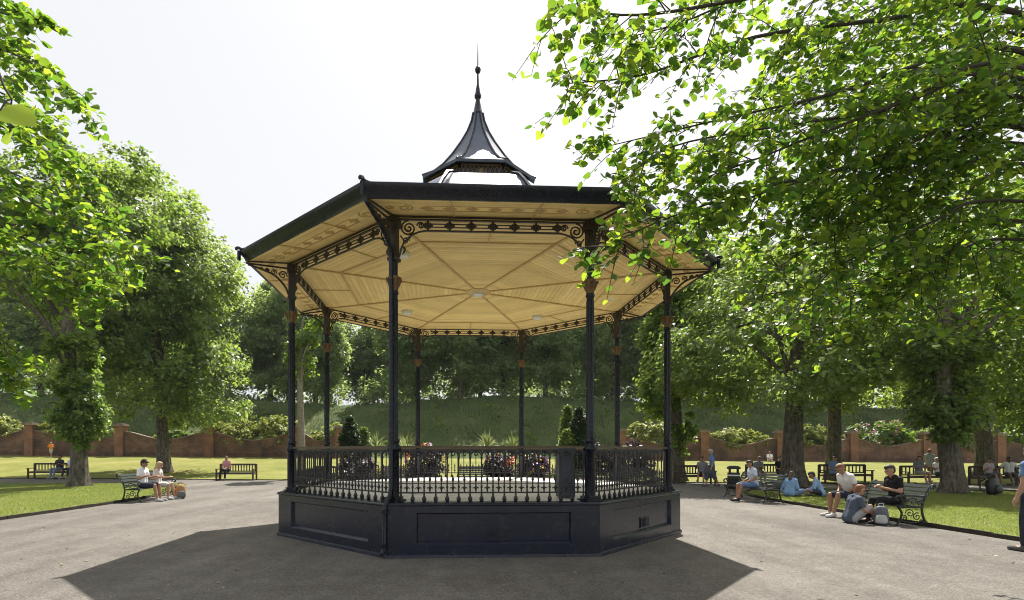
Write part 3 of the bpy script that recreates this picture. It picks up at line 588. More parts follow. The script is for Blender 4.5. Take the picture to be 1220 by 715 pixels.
# right, broad crown over the path
tree('lime_tree', 'broad lime tree with thick bare trunk rising beside two people in blue shirts', (14.8, 24.2, .03), [(0, 0, 0), (-.05, 0, 1.5), (.0, 0, 3.2), (.1, 0, 5.5), (.2, 0, 9)], .50, .22,
     [(-1.2, 0, 6.3, 5.4, 5.2, 2.9), (.2, .6, 9.2, 5.2, 5.0, 3.2), (2.4, 0, 6.6, 3.6, 3.8, 2.9), (-4.2, -.5, 5.6, 2.4, 2.4, 1.9), (.6, .5, 11.6, 3.6, 3.6, 2.0), (.2, -2.0, 4.9, 3.8, 2.6, 1.2)], 500, 56, .20, 'leaf_dark', .8, 32, LG, lr=.15, gap=.46)
tree('lime_tree', 'lime tree with trailing leafy sprouts, close behind the bandstand railing and a bench', (10.9, 28, .03), [(0, 0, 0), (.05, 0, 2), (.0, 0, 4), (-.1, 0, 8)], .40, .18,
     [(.2, .8, 10.2, 2.4, 2.4, 2.0), (.6, .6, 12.2, 2.4, 2.4, 1.8)], 150, 66, .20, 'leaf_mid', .7, 16, LG, gap=.4,
     sprouts=([(-.9, -.3, 5.0, 1.25, 1.2, 1.9), (-.5, -.2, 7.2, 1.5, 1.4, 1.7), (.1, -.4, 3.0, .75, .7, 1.3), (-.2, -.3, 8.8, 1.3, 1.2, 1.2)], 230, 'leaf_sprout'))
tree('lime_tree', 'lime tree whose trunk rises behind a slatted bench with a person in blue', (19.6, 28.6, .03), [(0, 0, 0), (.05, 0, 2), (.1, 0, 5), (.2, 0, 9)], .42, .18,
     [(0, 0, 7.0, 4.0, 4.0, 2.8), (.6, 0, 10.5, 4.4, 4.2, 3.4), (1.6, -.4, 5.3, 2.6, 2.6, 1.6)], 250, 56, .21, 'leaf_dark', .8, 22, LG, gap=.46)
tree('lime_tree', 'leaning lime tree with leafy sprouts on its trunk and a black bag at its foot', (18.2, 19.9, .03), [(0, 0, 0), (-.12, 0, 1.2), (-.35, 0, 2.8), (-.5, 0, 5), (-.3, 0, 8.5)], .37, .2,
     [(.6, .4, 7.6, 4.0, 3.8, 2.7), (1.0, .8, 10.4, 4.0, 4.0, 2.6), (2.8, 0, 5.2, 2.6, 2.8, 2.2)], 270, 56, .18, 'leaf_mid', .75, 20, LG,
     sprouts=([(-.5, -.1, 3.4, 1.0, .95, 1.3), (-.5, 0, 5.0, 1.1, 1.1, 1.4), (-.2, -.4, 2.8, .7, .7, .7)], 120, 'leaf_dark'))
tree('lime_tree', 'far lime tree beside a bench with two sitters, behind the leaning one', (29.2, 30, .1), [(0, 0, 0), (-.1, 0, 2), (-.5, 0, 4.5), (-.5, 0, 9)], .52, .2,
     [(0, 0, 7.4, 4.6, 4.4, 3.4), (1, 0, 11, 4.4, 4.2, 3.4), (1.8, -1.6, 5.4, 3.0, 2.6, 2.4)], 480, 64, .23, 'leaf_mid', .85, 20, LG)
tree('lime_tree', 'lime tree of hanging leafy branches at the end of the right lawn', (25.5, 21.5, .04), [(0, 0, 0), (0, 0, 3), (.2, 0, 8)], .45, .2,
     [(-1.4, 0, 5.2, 2.8, 2.8, 3.1), (-.5, 0, 8.6, 4.2, 3.8, 3.2), (.5, .5, 12, 4.0, 4.0, 3.0)], 380, 60, .19, 'leaf_mid', .75, 20, LG)
# pale slender tree
tree('young_tree', 'slender pale-stemmed tree with a tuft of leaves, left of a dark clipped conifer', (-9.9, 31, .05), [(0, 0, 0), (.03, 0, 2), (-.04, 0, 5), (0, 0, 7.6)], .24, .13,
     [(0, 0, 7.4, .9, .9, 1.4), (.1, 0, 9.2, 1.3, 1.3, 1.6)], 60, 60, .18, 'leaf_sprout', .42, 8, None, 'palebark', flare=1.2)
# rampart row
def far_tree(label, x, y, h, wd, m, base=None, share=None, sc=1.0, rz=0.):
    z = bank_z(x, y)-.05
    if share is not None:
        r_ = copy_tree(share); r_.location = (x, y, z); r_.scale = (sc, sc, sc*h); r_.rotation_euler = (0, 0, rz); r_['label'] = label; return r_
    lob = [(0, 0, h*.27, wd*.8, wd*.8, h*.13), (0, 0, h*.50, wd, wd, h*.24), (rng.normal(0, .8), 0, h*.72, wd*.85, wd*.85, h*.25), (rng.normal(0, 1.5), rng.normal(0, 1), h*.40, wd*.7, wd*.7, h*.17), (0, 0, h*.88, wd*.5, wd*.5, h*.14)]
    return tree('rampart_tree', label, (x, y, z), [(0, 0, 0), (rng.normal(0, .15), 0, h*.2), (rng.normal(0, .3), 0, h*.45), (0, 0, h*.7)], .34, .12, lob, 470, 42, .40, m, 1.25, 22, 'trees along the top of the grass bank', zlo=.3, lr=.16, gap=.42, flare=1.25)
RG = 'tree growing along the top of the grass bank behind the brick wall'
p1 = far_tree(RG, -31, 64, 19, 5.2, 'leaf_far'); p2 = far_tree(RG, -22.5, 66, 17.5, 4.6, 'leaf_far'); p3 = far_tree(RG, -6.5, 65, 16, 4.6, 'leaf_far')
for i, (x, y, sc, hh, k) in enumerate([(-27, 72, 1.05, 1.0, 1), (-18.5, 63.5, .8, 1.05, 2), (-1.2, 64, .92, 1, 0), (4.2, 66, .95, .95, 1), (9.2, 64.5, .9, 1.02, 2), (17.6, 65, .95, 1, 0), (22.8, 64, .9, .95, 1),
        (28.5, 66, 1.05, 1, 2), (34.5, 65, 1, 1.05, 0), (41, 66, 1.05, 1, 1), (48, 67, 1.05, 1, 2), (56, 68, 1.1, 1, 0), (65, 70, 1.1, 1.05, 1), (-39, 66, 1.1, 1, 2), (-47, 68, 1.15, 1, 0), (-56, 69, 1.15, 1.0, 1),
        (1.5, 76, 1.0, 1.0, 2), (21, 78, 1.05, 1.0, 0), (7, 84, 1.1, 1, 1), (-24, 82, 1.15, 1.05, 0), (30, 80, 1.1, 1.05, 2), (-9, 80, 1.0, 1., 1), (39, 79, 1.2, 1.1, 0), (50, 82, 1.2, 1.1, 1), (-15.2, 78, .95, 1.0, 2), (-12.4, 90, 1.1, 1, 0), (12, 92, 1.2, 1.1, 1), (16.5, 80, 1.0, 1.0, 2), (75, 74, 1.2, 1.1, 2), (-66, 72, 1.2, 1.1, 0)]):
    far_tree(RG, x, y, hh, 0, None, share=(p1, p2, p3)[k], sc=sc, rz=i*1.9)
p3['label'] = 'bank-top tree right beside the bright sky gap over the dark clipped conifer'
p2['label'] = 'bank-top tree rising just behind the pale slender young tree'
# scrub under the rampart trees: one mass
sx = rng.uniform(-75, 80, 900); sy = np.array([wall_y(a)+14.6 for a in sx])+np.abs(rng.normal(0, 5.5, 900)); sx = np.where(np.abs(sx+13.9) < 1.0, sx+6, sx)
sz = np.array([bank_z(a, b_) for a, b_ in zip(sx, sy)])+rng.uniform(.2, 3.6, 900)
V = cluster_leaves(np.stack([sx, sy, sz], 1), 46, rng.uniform(.6, 1.4, 900), .8, .36, np.array([0, 70, 0.]))
sx = rng.uniform(-85, 95, 620); sy = np.array([wall_y(a) for a in sx])+rng.uniform(20, 48, 620); sz = np.array([bank_z(a, b_) for a, b_ in zip(sx, sy)])+rng.uniform(.3, 6.5, 620)
sel = np.abs(sx/sy+.212) > .022; sx, sy, sz = sx[sel], sy[sel], sz[sel]
V = np.concatenate([V, cluster_leaves(np.stack([sx, sy, sz], 1), 46, rng.uniform(1.2, 2.2, len(sx)), .8, .52, np.array([0, 90, 0.]))])
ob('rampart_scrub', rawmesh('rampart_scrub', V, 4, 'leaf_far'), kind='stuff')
sx = rng.uniform(-75, 80, 240); sy = np.array([wall_y(a) for a in sx])+rng.uniform(3, 14, 240); sz = np.array([bank_z(a, b_) for a, b_ in zip(sx, sy)])+.1
V = cluster_leaves(np.stack([sx, sy, sz], 1), 40, rng.uniform(.3, .7, 240), .5, .22, np.array([0, 50, 0.]))
nb_ = 60000; bx_ = rng.uniform(-62, 66, nb_); by_ = np.array([wall_y(a) for a in bx_])+1.3+rng.uniform(0, 14, nb_); cl = np.sin(bx_*.8+by_*.5)*np.sin(by_*1.1-bx_*.3)+rng.normal(0, .5, nb_); bx_ = bx_[cl > 0]; by_ = by_[cl > 0]; nb_ = len(bx_)
bz_ = np.array([bank_z(a, c_) for a, c_ in zip(bx_, by_)]); aa = rng.uniform(0, 6.283, nb_); hh_ = rng.uniform(.10, .42, nb_); ww = rng.uniform(.02, .05, nb_)
Vt = np.stack([np.stack([bx_-ww*np.cos(aa), by_-ww*np.sin(aa), bz_-.03], 1), np.stack([bx_+ww*np.cos(aa), by_+ww*np.sin(aa), bz_-.03], 1), np.stack([bx_+rng.normal(0, .12, nb_), by_+rng.normal(0, .12, nb_), bz_+hh_], 1)], 1)
M['bankblade'] = leafmat('bank_blade', (.035, .062, .018), (.095, .11, .04), (.08, .14, .025), (.2, .22, .07), .35)
ob('bank_grass', rawmesh('bank_grass', Vt, 3, 'bankblade'), kind='stuff')
ob('bank_weeds', rawmesh('bank_weeds', V, 4, 'leaf_sprout'), kind='stuff')

# ------------------------------------------------------------------ the two near limes whose boughs hang into view
def near_tree(name, label, trunk, boughs, lsize, nmax, seed, twl=(.45, 1.0), step=.36):
    global rng
    rng = np.random.default_rng(seed)
    root = thing(name, label, 'tree', (trunk[0][0], trunk[0][1], trunk[0][2])); o0 = Vector(trunk[0])
    trunk_mesh([Vector(p_)-o0 for p_ in trunk], .42, .20, 1.6, seed=3).build('trunk', 'bark', root, True)
    pos = []; nrm = []; dr = []; tw = MB()
    def leafrun(P, n, spread):
        for k in range(n):
            t = (k+.5)/n; i = min(len(P)-2, int(t*(len(P)-1))); q = P[i].lerp(P[i+1], t*(len(P)-1)-i); d = (P[i+1]-P[i]).normalized()
            sd = d.cross(Vector((0, 0, 1))); sd = sd.normalized() if sd.length > 1e-3 else Vector((1, 0, 0))
            s = 1 if k % 2 else -1; ld = d*.55+sd*s*.85+Vector((rng.normal(0, .3), rng.normal(0, .3), -.6+rng.normal(0, .35)))
            pos.append(q+Vector((0, 0, -.015))+ld.normalized()*.02); dr.append(ld); nrm.append(Vector((rng.normal(0, .6), rng.normal(-.25, .6), .8)))
        pos.append(P[-1]); dr.append((P[-1]-P[-2]).normalized()+Vector((0, 0, -.5))); nrm.append(Vector((rng.normal(0, .4), rng.normal(0, .4), 1)))
    for bi, (pts, rad, dens, ext) in enumerate(boughs):
        P = [Vector(p_)-o0 for p_ in smooth_path(pts, 26)]; m = len(P)
        bm2 = MB(); bm2.tube(P, [max(.004, rad*.62*(1-.9*(k/(m-1)))) for k in range(m)], 7); bm2.build('bough', 'twig', root, True)
        L = sum((P[i+1]-P[i]).length for i in range(m-1)); nt_ = max(4, int(L/step*dens))
        for j in range(nt_):
            t = .12+.88*(j+rng.uniform(0, 1))/nt_; i = min(m-2, int(t*(m-1))); q = P[i].lerp(P[i+1], t*(m-1)-i); d = (P[i+1]-P[i]).normalized()
            side = Vector((rng.normal(), rng.normal(), rng.normal()*.55)); side -= d*side.dot(d); side.normalize()
            l = rng.uniform(*twl)*ext*(1.1-.5*t); dd = (d*.75+side*.8).normalized(); e = q+dd*l+Vector((0, 0, -.16*l-.08)); mid = q.lerp(e, .5)+Vector((0, 0, .10*l))
            TP = smooth_path([q, mid, e], 6); tw.tube(TP, [.007*(1-.7*k/(len(TP)-1)) for k in range(len(TP))], 4)
            leafrun(TP, max(4, int(l/.062)), 1)
            for _ in range(2):
                t2 = rng.uniform(.3, .85); a = TP[int(t2*(len(TP)-1))]; s2 = Vector((rng.normal(), rng.normal(), rng.normal()*.4-.15)).normalized(); e2 = a+(dd*.6+s2*.7)*l*.42
                TP2 = [a, a.lerp(e2, .5)+Vector((0, 0, .02)), e2]; tw.tube(TP2, [.004, .003, .002], 4); leafrun(TP2, max(3, int(l*.42/.055)), 1)
        leafrun(P[int(m*.75):], 10, 1)
    to = tw.build('twigs', 'twig', root); to['kind'] = 'stuff'
    pos = np.array([tuple(v) for v in pos]); nrm = np.array([tuple(v) for v in nrm]); dr = np.array([tuple(v) for v in dr]); sz = lsize*rng.uniform(.6, 1.25, len(pos))
    wp = pos+np.array(o0); sxp = wp[:, 0]/wp[:, 1]; vis = (wp[:, 1] > 1) & (sxp > -.89) & (sxp < 1.05) & ((wp[:, 2]-EYE)/wp[:, 1] < .85)
    dist = np.where(vis, np.linalg.norm(wp-np.array([0, 0, EYE]), axis=1)/sz, 1e9); order = np.argsort(dist); big = order[:min(nmax, int(vis.sum()))]; rest = np.setdiff1d(np.arange(len(pos)), big)
    lm = rawmesh('leaf', LEAF8[None].copy(), 11, 'leaf_near', F8)
    for i in big:
        n_ = Vector(nrm[i]).normalized(); d_ = Vector(dr[i]); d_ = (d_-n_*d_.dot(n_)).normalized(); x_ = d_.cross(n_)
        lo = bpy.data.objects.new('leaf', lm); C.objects.link(lo); lo.parent = root
        lo.matrix_local = Matrix.Translation(pos[i]) @ Matrix((x_, d_, n_)).transposed().to_4x4() @ Matrix.Scale(sz[i], 4)
    ob('crown', rawmesh('crown', leafverts(pos[rest], nrm[rest], dr[rest], sz[rest], LEAF8), 11, 'leaf_near', F8), root, kind='stuff')
    return root, len(pos)
TR = Vector((9.6, 6.2, .03))
def RB(Ys, pix, z0, rad=.05, dens=1.0, ext=1.0):
    P = [TR+Vector((0, 0, z0))]+[at(x, y, Y) for (x, y), Y in zip(pix, np.linspace(Ys[0], Ys[1], len(pix)))]; return (P, rad, dens, ext)
NB = [RB((6.4, 4.9), [(1200, 12), (1050, 24), (900, 44), (770, 88), (672, 100)], 5.6, .06, 1.0),
      RB((6.2, 5.2), [(1210, 60), (1100, 76), (1000, 110), (860, 142), (700, 180)], 5.2, .055, 1.1),
      RB((6.0, 4.7), [(1210, 115), (1130, 150), (1020, 196), (900, 226), (790, 262), (712, 300)], 4.6, .05, 1.25, .75),
      RB((6.6, 5.6), [(1200, 150), (1120, 200), (1040, 258), (960, 296), (915, 330)], 4.3, .045, 1.2, .9),
      RB((7.2, 6.4), [(1210, 205), (1130, 262), (1070, 310), (1015, 345)], 4.0, .04, 1.2, .9),
      RB((5.6, 4.4), [(1210, -40), (1040, -30), (880, 0), (760, 18), (668, 8)], 6.0, .06, 1.1),
      RB((7.6, 6.8), [(1210, 40), (1060, 60), (930, 100), (820, 200), (760, 235)], 5.4, .05, 1.2),
      RB((7.9, 7.5), [(1210, 100), (1100, 130), (980, 180), (880, 250), (830, 270)], 5.8, .05, 1.3),
      RB((7.0, 6.6), [(1215, 240), (1195, 300), (1180, 370)], 3.6, .03, 1.6, .9),
      RB((8.0, 7.8), [(1215, 190), (1160, 230), (1100, 290), (1060, 330)], 4.6, .04, 1.3),
      RB((5.4, 5.0), [(1215, 80), (1110, 110), (1000, 150), (900, 190), (830, 215)], 5.0, .045, 1.2, .9),
      RB((6.0, 4.8), [(1210, 150), (1100, 176), (960, 215), (880, 240), (830, 262)], 4.5, .04, 1.1, .65), RB((5.6, 4.7), [(1200, 90), (1060, 130), (930, 150), (800, 175), (735, 222)], 5.0, .04, 1.0, .7),
      RB((6.8, 6.0), [(1210, -90), (1060, -70), (930, -30), (830, 20), (730, 50)], 6.6, .06, 1.2)]
for k in range(0, 17):
    if k in (3, 8, 12): continue
    x1_ = 1215-12*(k % 3); y0_ = -60+23*k; x2_ = 940+random.uniform(-60, 90)+8*max(0, k-8); y2_ = min(372, y0_*.95+120+random.uniform(-20, 40)); Y_ = random.uniform(5.9, 7.5)
    NB.append(RB((Y_, Y_-.3), [(x1_, y0_), ((x1_*2+x2_)/3, (y0_*2+y2_)/3-12), ((x1_+x2_*2)/3, (y0_+y2_*2)/3-8), (x2_, y2_)], max(3.4, 6.8-.2*k), .04, 1.15, 1.1))
near_tree('overhanging_lime_tree', 'near lime tree whose sunlit leafy boughs hang over the bandstand eave', [TR, TR+Vector((.05, 0, 1.5)), TR+Vector((.1, 0, 3.5)), TR+Vector((.2, .1, 7))], NB, .074, 300, 11, step=.215)
TL = Vector((-13.2, 9.6, .05))
def LB(Ys, pix, z0, rad=.05, dens=1.0, ext=1.0):
    P = [TL+Vector((0, 0, z0))]+[at(x, y, Y) for (x, y), Y in zip(pix, np.linspace(Ys[0], Ys[1], len(pix)))]; return (P, rad, dens, ext)
NL = [LB((9, 8), [(-90, 40), (-10, 55), (45, 80), (92, 122)], 6.5, .05, 1.3, .9), LB((9, 8.4), [(-90, 0), (-20, 10), (20, 20), (48, 20)], 7.2, .05, 1.2, .8),
      LB((9.4, 8.8), [(-90, 130), (0, 150), (60, 185), (95, 200)], 5.8, .05, 1.5), LB((9.4, 8.6), [(-90, 210), (20, 235), (90, 270), (170, 300)], 5.0, .05, 1.6, 1.1),
      LB((9.6, 9), [(-90, 290), (0, 300), (70, 330), (130, 362)], 4.4, .045, 1.6, 1.1), LB((9.2, 8.8), [(-90, 340), (-20, 370), (8, 420), (10, 455)], 3.8, .035, 1.6, .8),
      LB((10.4, 10), [(-90, 180), (0, 200), (80, 240), (130, 262)], 5.6, .05, 1.6, 1.1), LB((10.4, 10), [(-90, 250), (0, 270), (60, 300), (120, 320)], 5.0, .05, 1.6, 1.1), LB((10.6, 10), [(-90, 90), (0, 110), (40, 140), (70, 170)], 6.4, .05, 1.5)]
near_tree('edge_lime_tree', 'near lime tree with bright drooping boughs at the edge of the left lawn', [TL, TL+Vector((.05, 0, 1.5)), TL+Vector((.1, 0, 3.5)), TL+Vector((.1, .1, 8))], NL, .115, 240, 12)
rng = np.random.default_rng(21)
sap = thing('sapling', 'young lime beside the camera spot with a few large pale yellow leaves', 'tree', (-2.35, 1.1, .05)); o0 = Vector(sap.location)
b = MB(); b.tube(smooth_path([(0, 0, 0), (.03, 0, 1.2), (-.02, .05, 2.4), (.0, .05, 3.2)], 16), [.03-.0012*k for k in range(17)], 8); b.build('trunk', 'twig', sap, True)
tip = at(14, 118, 1.45)-o0; b = MB(); BP = smooth_path([(0, .05, 2.2), (.5, .18, 2.5), tuple(tip+Vector((-.12, -.03, .14))), tuple(tip)], 18); b.tube(BP, [.010-.0004*k for k in range(len(BP))], 6); b.build('branch', 'twig', sap, True)
lm = rawmesh('leaf', LEAF8[None].copy(), 11, leafmat('sapling_leaf', (.22, .34, .03), (.28, .40, .04), (.60, .85, .06), (.66, .88, .08), .7), F8)
for (x, y, Y, dx, dz, nx, ny, nz, sz) in ((0, 132, 1.42, .9, -.38, .25, -.8, .5, .092), (12, 158, 1.45, .3, -.9, -.3, -.8, .3, .045), (-30, 40, 1.5, .6, -.7, .4, -.8, .4, .075), (-40, 70, 1.5, .5, .6, .2, -.6, .6, .08), (-60, 140, 1.5, -.3, -.8, .2, -.7, .6, .08)):
    n_ = Vector((nx, ny, nz)).normalized(); d_ = Vector((dx, .1, dz)); d_ = (d_-n_*d_.dot(n_)).normalized(); x_ = d_.cross(n_)
    lo = bpy.data.objects.new('leaf', lm); C.objects.link(lo); lo.parent = sap; pp = at(x, y, Y)-o0
    lo.matrix_local = Matrix.Translation(pp) @ Matrix((x_, d_, n_)).transposed().to_4x4() @ Matrix.Scale(sz, 4)
    st = MB(); near_ = min(BP, key=lambda q_: (Vector(q_)-pp).length); st.tube([near_, Vector(near_).lerp(pp, .5)+Vector((0, 0, .01)), pp], .0022, 5); st.build('leaf_stalk', 'twig', sap, True)

# ------------------------------------------------------------------ brick wall with swept panels
WL = thing('brick_wall', 'red brick garden wall with swept tops and orange piers below the grass bank', 'wall', (0, 0, 0))
def wall_run(xs_, ends):
    for x in xs_:
        y, z = wall_y(x), wall_z(x); b = MB(); b.box((x, y, z+1.27), (.72, .72, 2.62)); pr = b.build('pier', 'brickpier', WL)
        b = MB(); b.box((x, y, z+2.61), (.92, .92, .10)); b.box((x, y, z+2.70), (.80, .80, .10)); b.box((x, y, z+2.78), (.5, .5, .07)); b.build('pier_cap', 'coping', pr)
    for x0, x1 in zip(xs_[:-1], xs_[1:]):
        n = 16; v = []; f = []; cp_ = []
        for i in range(n+1):
            t = i/n; x = x0+.36+(x1-x0-.72)*t; y, z = wall_y(x), wall_z(x); u = abs(2*t-1); h = 1.42+.86*(u**1.7)*(1-.25*u**6)
            v += [(x, y-.17, z-.1), (x, y-.17, z+h), (x, y+.17, z+h), (x, y+.17, z-.1)]; cp_.append((x, y, z+h+.035))
        for i in range(n):
            a = i*4; f += [(a, a+4, a+5, a+1), (a+1, a+5, a+6, a+2), (a+2, a+6, a+7, a+3)]
        b = MB(); b.add(v, f); pn = b.build('panel', 'brick', WL)
        b = MB()
        for p0, p1 in zip(cp_[:-1], cp_[1:]): b.bar(p0, p1, .44, .07)
        b.build('coping', 'coping', pn)
        b = MB(); xm = (x0+x1)/2; b.bar((x0+.37, wall_y(x0)-.20, wall_z(x0)+.30), (x1-.37, wall_y(x1)-.20, wall_z(x1)+.30), .07, .08); b.build('plinth_course', 'brick', pn)
wall_run([-82.5, -75, -67.5, -60, -52.5, -45, -37.4, -30, -22.5, -15, -11.4], 1)
wall_run([13.6, 21.2, 28.3, 35.2, 42.2, 49.4, 56.8, 64, 71.5, 79, 86.5], 1)
# shrubs tumbling over the wall
def shrub(name, label, x, y, z, rx, ry, rz, m, n=60, per=50, ls=.17, cat='shrub', group=None, flowers=None, stem=True):
    root = thing(name, label, cat, (x, y, z), 0, group)
    if stem:
        b = MB()
        for i in range(6):
            a = i*1.05+rng.uniform(0, .6); b.tube(smooth_path([(0, 0, 0), (.25*rx*math.cos(a), .25*ry*math.sin(a), rz*.7), (.6*rx*math.cos(a), .6*ry*math.sin(a), rz*1.2)], 6), [.04*(1-.8*k/6) for k in range(7)], 5)
        b.build('stems', 'twig', root, True, kind='stuff')
    c = crown_points([(0, 0, rz, rx, ry, rz)], n, .4, .15); V = cluster_leaves(c, per, rng.uniform(.25, .5, len(c))*min(1.2, .45+.3*rz), .7, ls, np.array([0, 0, rz*.5]))
    ob('foliage', rawmesh('foliage', V, 4, m), root)
    if flowers:
        c = crown_points([(0, -.1*ry, rz*1.05, rx*1.03, ry*1.03, rz*1.05)], int(n*.45), .15, .3); V = cluster_leaves(c, 12, np.full(len(c), .2), .9, ls*.8, np.array([0, 0, rz*.5]))
        ob('blossom', rawmesh('blossom', V, 4, flowers), root)
    return root
for i, (x, wd, h, m, lab) in enumerate([(-41.5, 3.2, 1.5, 'leaf_yellow', 'yellow-green shrub topping the brick wall beyond the sprouting lime tree'),
        (-34.2, 3.4, 1.45, 'leaf_yellow', 'yellow-green shrub filling the dip of wall behind the child in orange'),
        (-26.0, 1.5, .9, 'leaf_sprout', 'small green shrub behind the wall, beside the domed lime trunk'),
        (-21.0, 2.4, 1.5, 'leaf_yellow', 'yellow-green shrub over the wall behind the bench with a woman in pink'),
        (-17.3, 2.6, 1.6, 'leaf_yellow', 'bright bushy shrub over the wall close to the bandstand'),
        (-12.6, 1.7, 1.3, 'leaf_yellow', 'low yellowish shrub at the end of the wall by the pale slender tree'),
        (17.2, 3.2, 1.6, 'leaf_yellow', 'pale shrub heaped on the wall beside the bandstand columns'),
        (24.7, 3.0, 1.25, 'leaf_yellow', 'yellow-green shrub in the dip of wall above the seated sunbathers'),
        (31.6, 3.1, 1.4, 'leaf_yellow', 'pale shrub over the wall between the two bare lime trunks'),
        (38.6, 3.3, 1.7, 'leaf_sprout', 'rose bush with dusky pink blossom over the wall, nearest the lime trunks'),
        (45.8, 3.3, 1.7, 'leaf_sprout', 'rose bush with pale pink blossom over the wall by the leaning lime'),
        (53.2, 3.4, 1.6, 'leaf_sprout', 'green shrub over the wall behind the bench at the lawn end')]):
    y = wall_y(x)+1.1; shrub('wall_shrub', lab, x, y-.35, wall_z(x)+.75, wd, 1.2, h*.92, m, int(40*wd), 46, .22, group='shrubs behind the brick wall', flowers='fl_pink' if i in (9, 10) else None)
shrub('purple_shrub', 'dark purple rounded shrub seen through the right-hand bandstand railing', 7.6, 27.6, .04, 2.1, 1.4, 1.15, 'leaf_purple', 120, 50, .16)
# clipped conifers and spiky plants beyond the bandstand
def conifer(label, x, y, h, r, m, edge=None):
    z = gz(x, y) if y > lawn_y0(x) else .0; root = thing('clipped_conifer', label, 'conifer', (x, y, z)); b = MB(); b.tube([(0, 0, 0), (0, 0, h*.8)], [.09, .03], 7); b.build('trunk', 'bark', root, True)
    n = 210; t = rng.uniform(.05, 1, n); rr = r*np.clip(np.sin(np.clip(t*1.25+.35, 0, 1.6))*(1-t**3.2), .05, 1)*rng.uniform(.75, 1, n); a = rng.uniform(0, 6.283, n)
    c = np.stack([rr*np.cos(a), rr*np.sin(a), t*h*.96], 1); V = cluster_leaves(c, 46, np.full(n, .2), 1.1, .10, np.array([0, 0, h*.3]), -.4); ob('foliage', rawmesh('foliage', V, 4, m), root)
    return root
conifer('dark clipped conifer with rounded top rising above the left bandstand railing', -6.35, 28, 3.45, .72, 'leaf_conifer')
conifer('golden green conifer pressed against the dark clipped one', -5.75, 28.6, 2.9, .6, 'leaf_golden')
conifer('tall dark pointed conifer beside the front bandstand column', 5.75, 28, 3.95, .62, 'leaf_conifer')
conifer('taller golden conifer tips behind the dark pointed conifer', 5.35, 29, 4.1, .5, 'leaf_golden')
conifer('short green conifer at the foot of the dark pointed one', 5.05, 27.6, 2.75, .6, 'leaf_golden')
def spiky(label, x, y, h, m='leaf_spiky'):
    root = thing('spiky_plant', label, 'plant', (x, y, 0.03), 0, 'spiky plants in the beds'); b = MB(); b.tube([(0, 0, 0), (.03, 0, h*.6)], [.06, .05], 7); b.build('stem', 'bark', root, True)
    n = 90; a = rng.uniform(0, 6.283, n); el = rng.uniform(-.1, 1.45, n); L = rng.uniform(.6, 1.0, n)*h*.42; d = np.stack([np.cos(a)*np.cos(el), np.sin(a)*np.cos(el), np.sin(el)], 1); sd = np.stack([-np.sin(a), np.cos(a), 0*a], 1)
    o_ = np.array([.03, 0, h*.6]); m1 = o_+d*L[:, None]*.55+np.array([0, 0, .03]); e = o_+d*L[:, None]-np.array([0, 0, 1])*(L[:, None]*.28*np.cos(el)[:, None])
    w1 = .035; V = np.stack([o_-sd*.01, m1-sd*w1, e, m1+sd*w1], 1); ob('leaves', rawmesh('leaves', V, 4, m), root); return root
spiky('variegated spiky plant between the dark conifer and the front column', -5.0, 28, 2.8); spiky('spiky plant just beside the front bandstand column', -3.3, 27, 2.75)
spiky('tallest spiky plant seen over the middle of the railing', .85, 27.5, 2.9); spiky('short spiky plant right of the tallest one, near a slim column', 2.15, 27, 2.6)
spiky('feathery spiky plant close to the rose-topped wall end', -4.0, 29.5, 2.7)
# flower tubs standing behind the bandstand
def tub(label, x, y, h, r, fl):
    root = thing('flower_tub', label, 'planter', (x, y, 0), 0, 'flower tubs behind the bandstand'); b = MB(); b.lathe([(.26, 0), (.28, .05), (.16, .12), (.12, .30), (.18, .42), (.40, .55), (.46, .72), (.44, .74), (.38, .70)], 16); b.build('pot', 'terracotta', root, True)
    c = crown_points([(0, 0, .75+(h-.75)*.45, r, r, (h-.6)*.5)], 60, .4, .05); V = cluster_leaves(c, 44, np.full(len(c), .2), .9, .10, np.array([0, 0, .8])); ob('foliage', rawmesh('foliage', V, 4, 'leaf_purple'), root)
    for k, f_ in enumerate(fl):
        c = crown_points([(0, -.05, .8+(h-.75)*.5, r*1.05, r*1.05, (h-.6)*.52)], 11, .1, .2)
        if f_ == 'fl_red': c[:, 2] = np.maximum(c[:, 2], h-.1-rng.uniform(0, .25, len(c)))
        V = cluster_leaves(c, 16, np.full(len(c), .09), .9, .07, np.array([0, 0, .8])); ob('flowers', rawmesh('flowers', V, 4, f_), root, kind='stuff')
tub('flower tub heaped with red geraniums, purple trailing and yellow flowers', -1.55, 18.4, 1.80, .66, ['fl_red', 'fl_purple', 'fl_yellow'])
tub('flower tub with red and white-tipped flowers by the slim back column', 1.05, 18.6, 1.5, .5, ['fl_red'])
tub('flower tub with purple flowers right of the back column', 2.2, 18.6, 1.5, .5, ['fl_purple', 'fl_yellow'])
tub('flower tub with small purple flowers behind the left railing', -4.0, 18.8, 1.45, .6, ['fl_purple'])
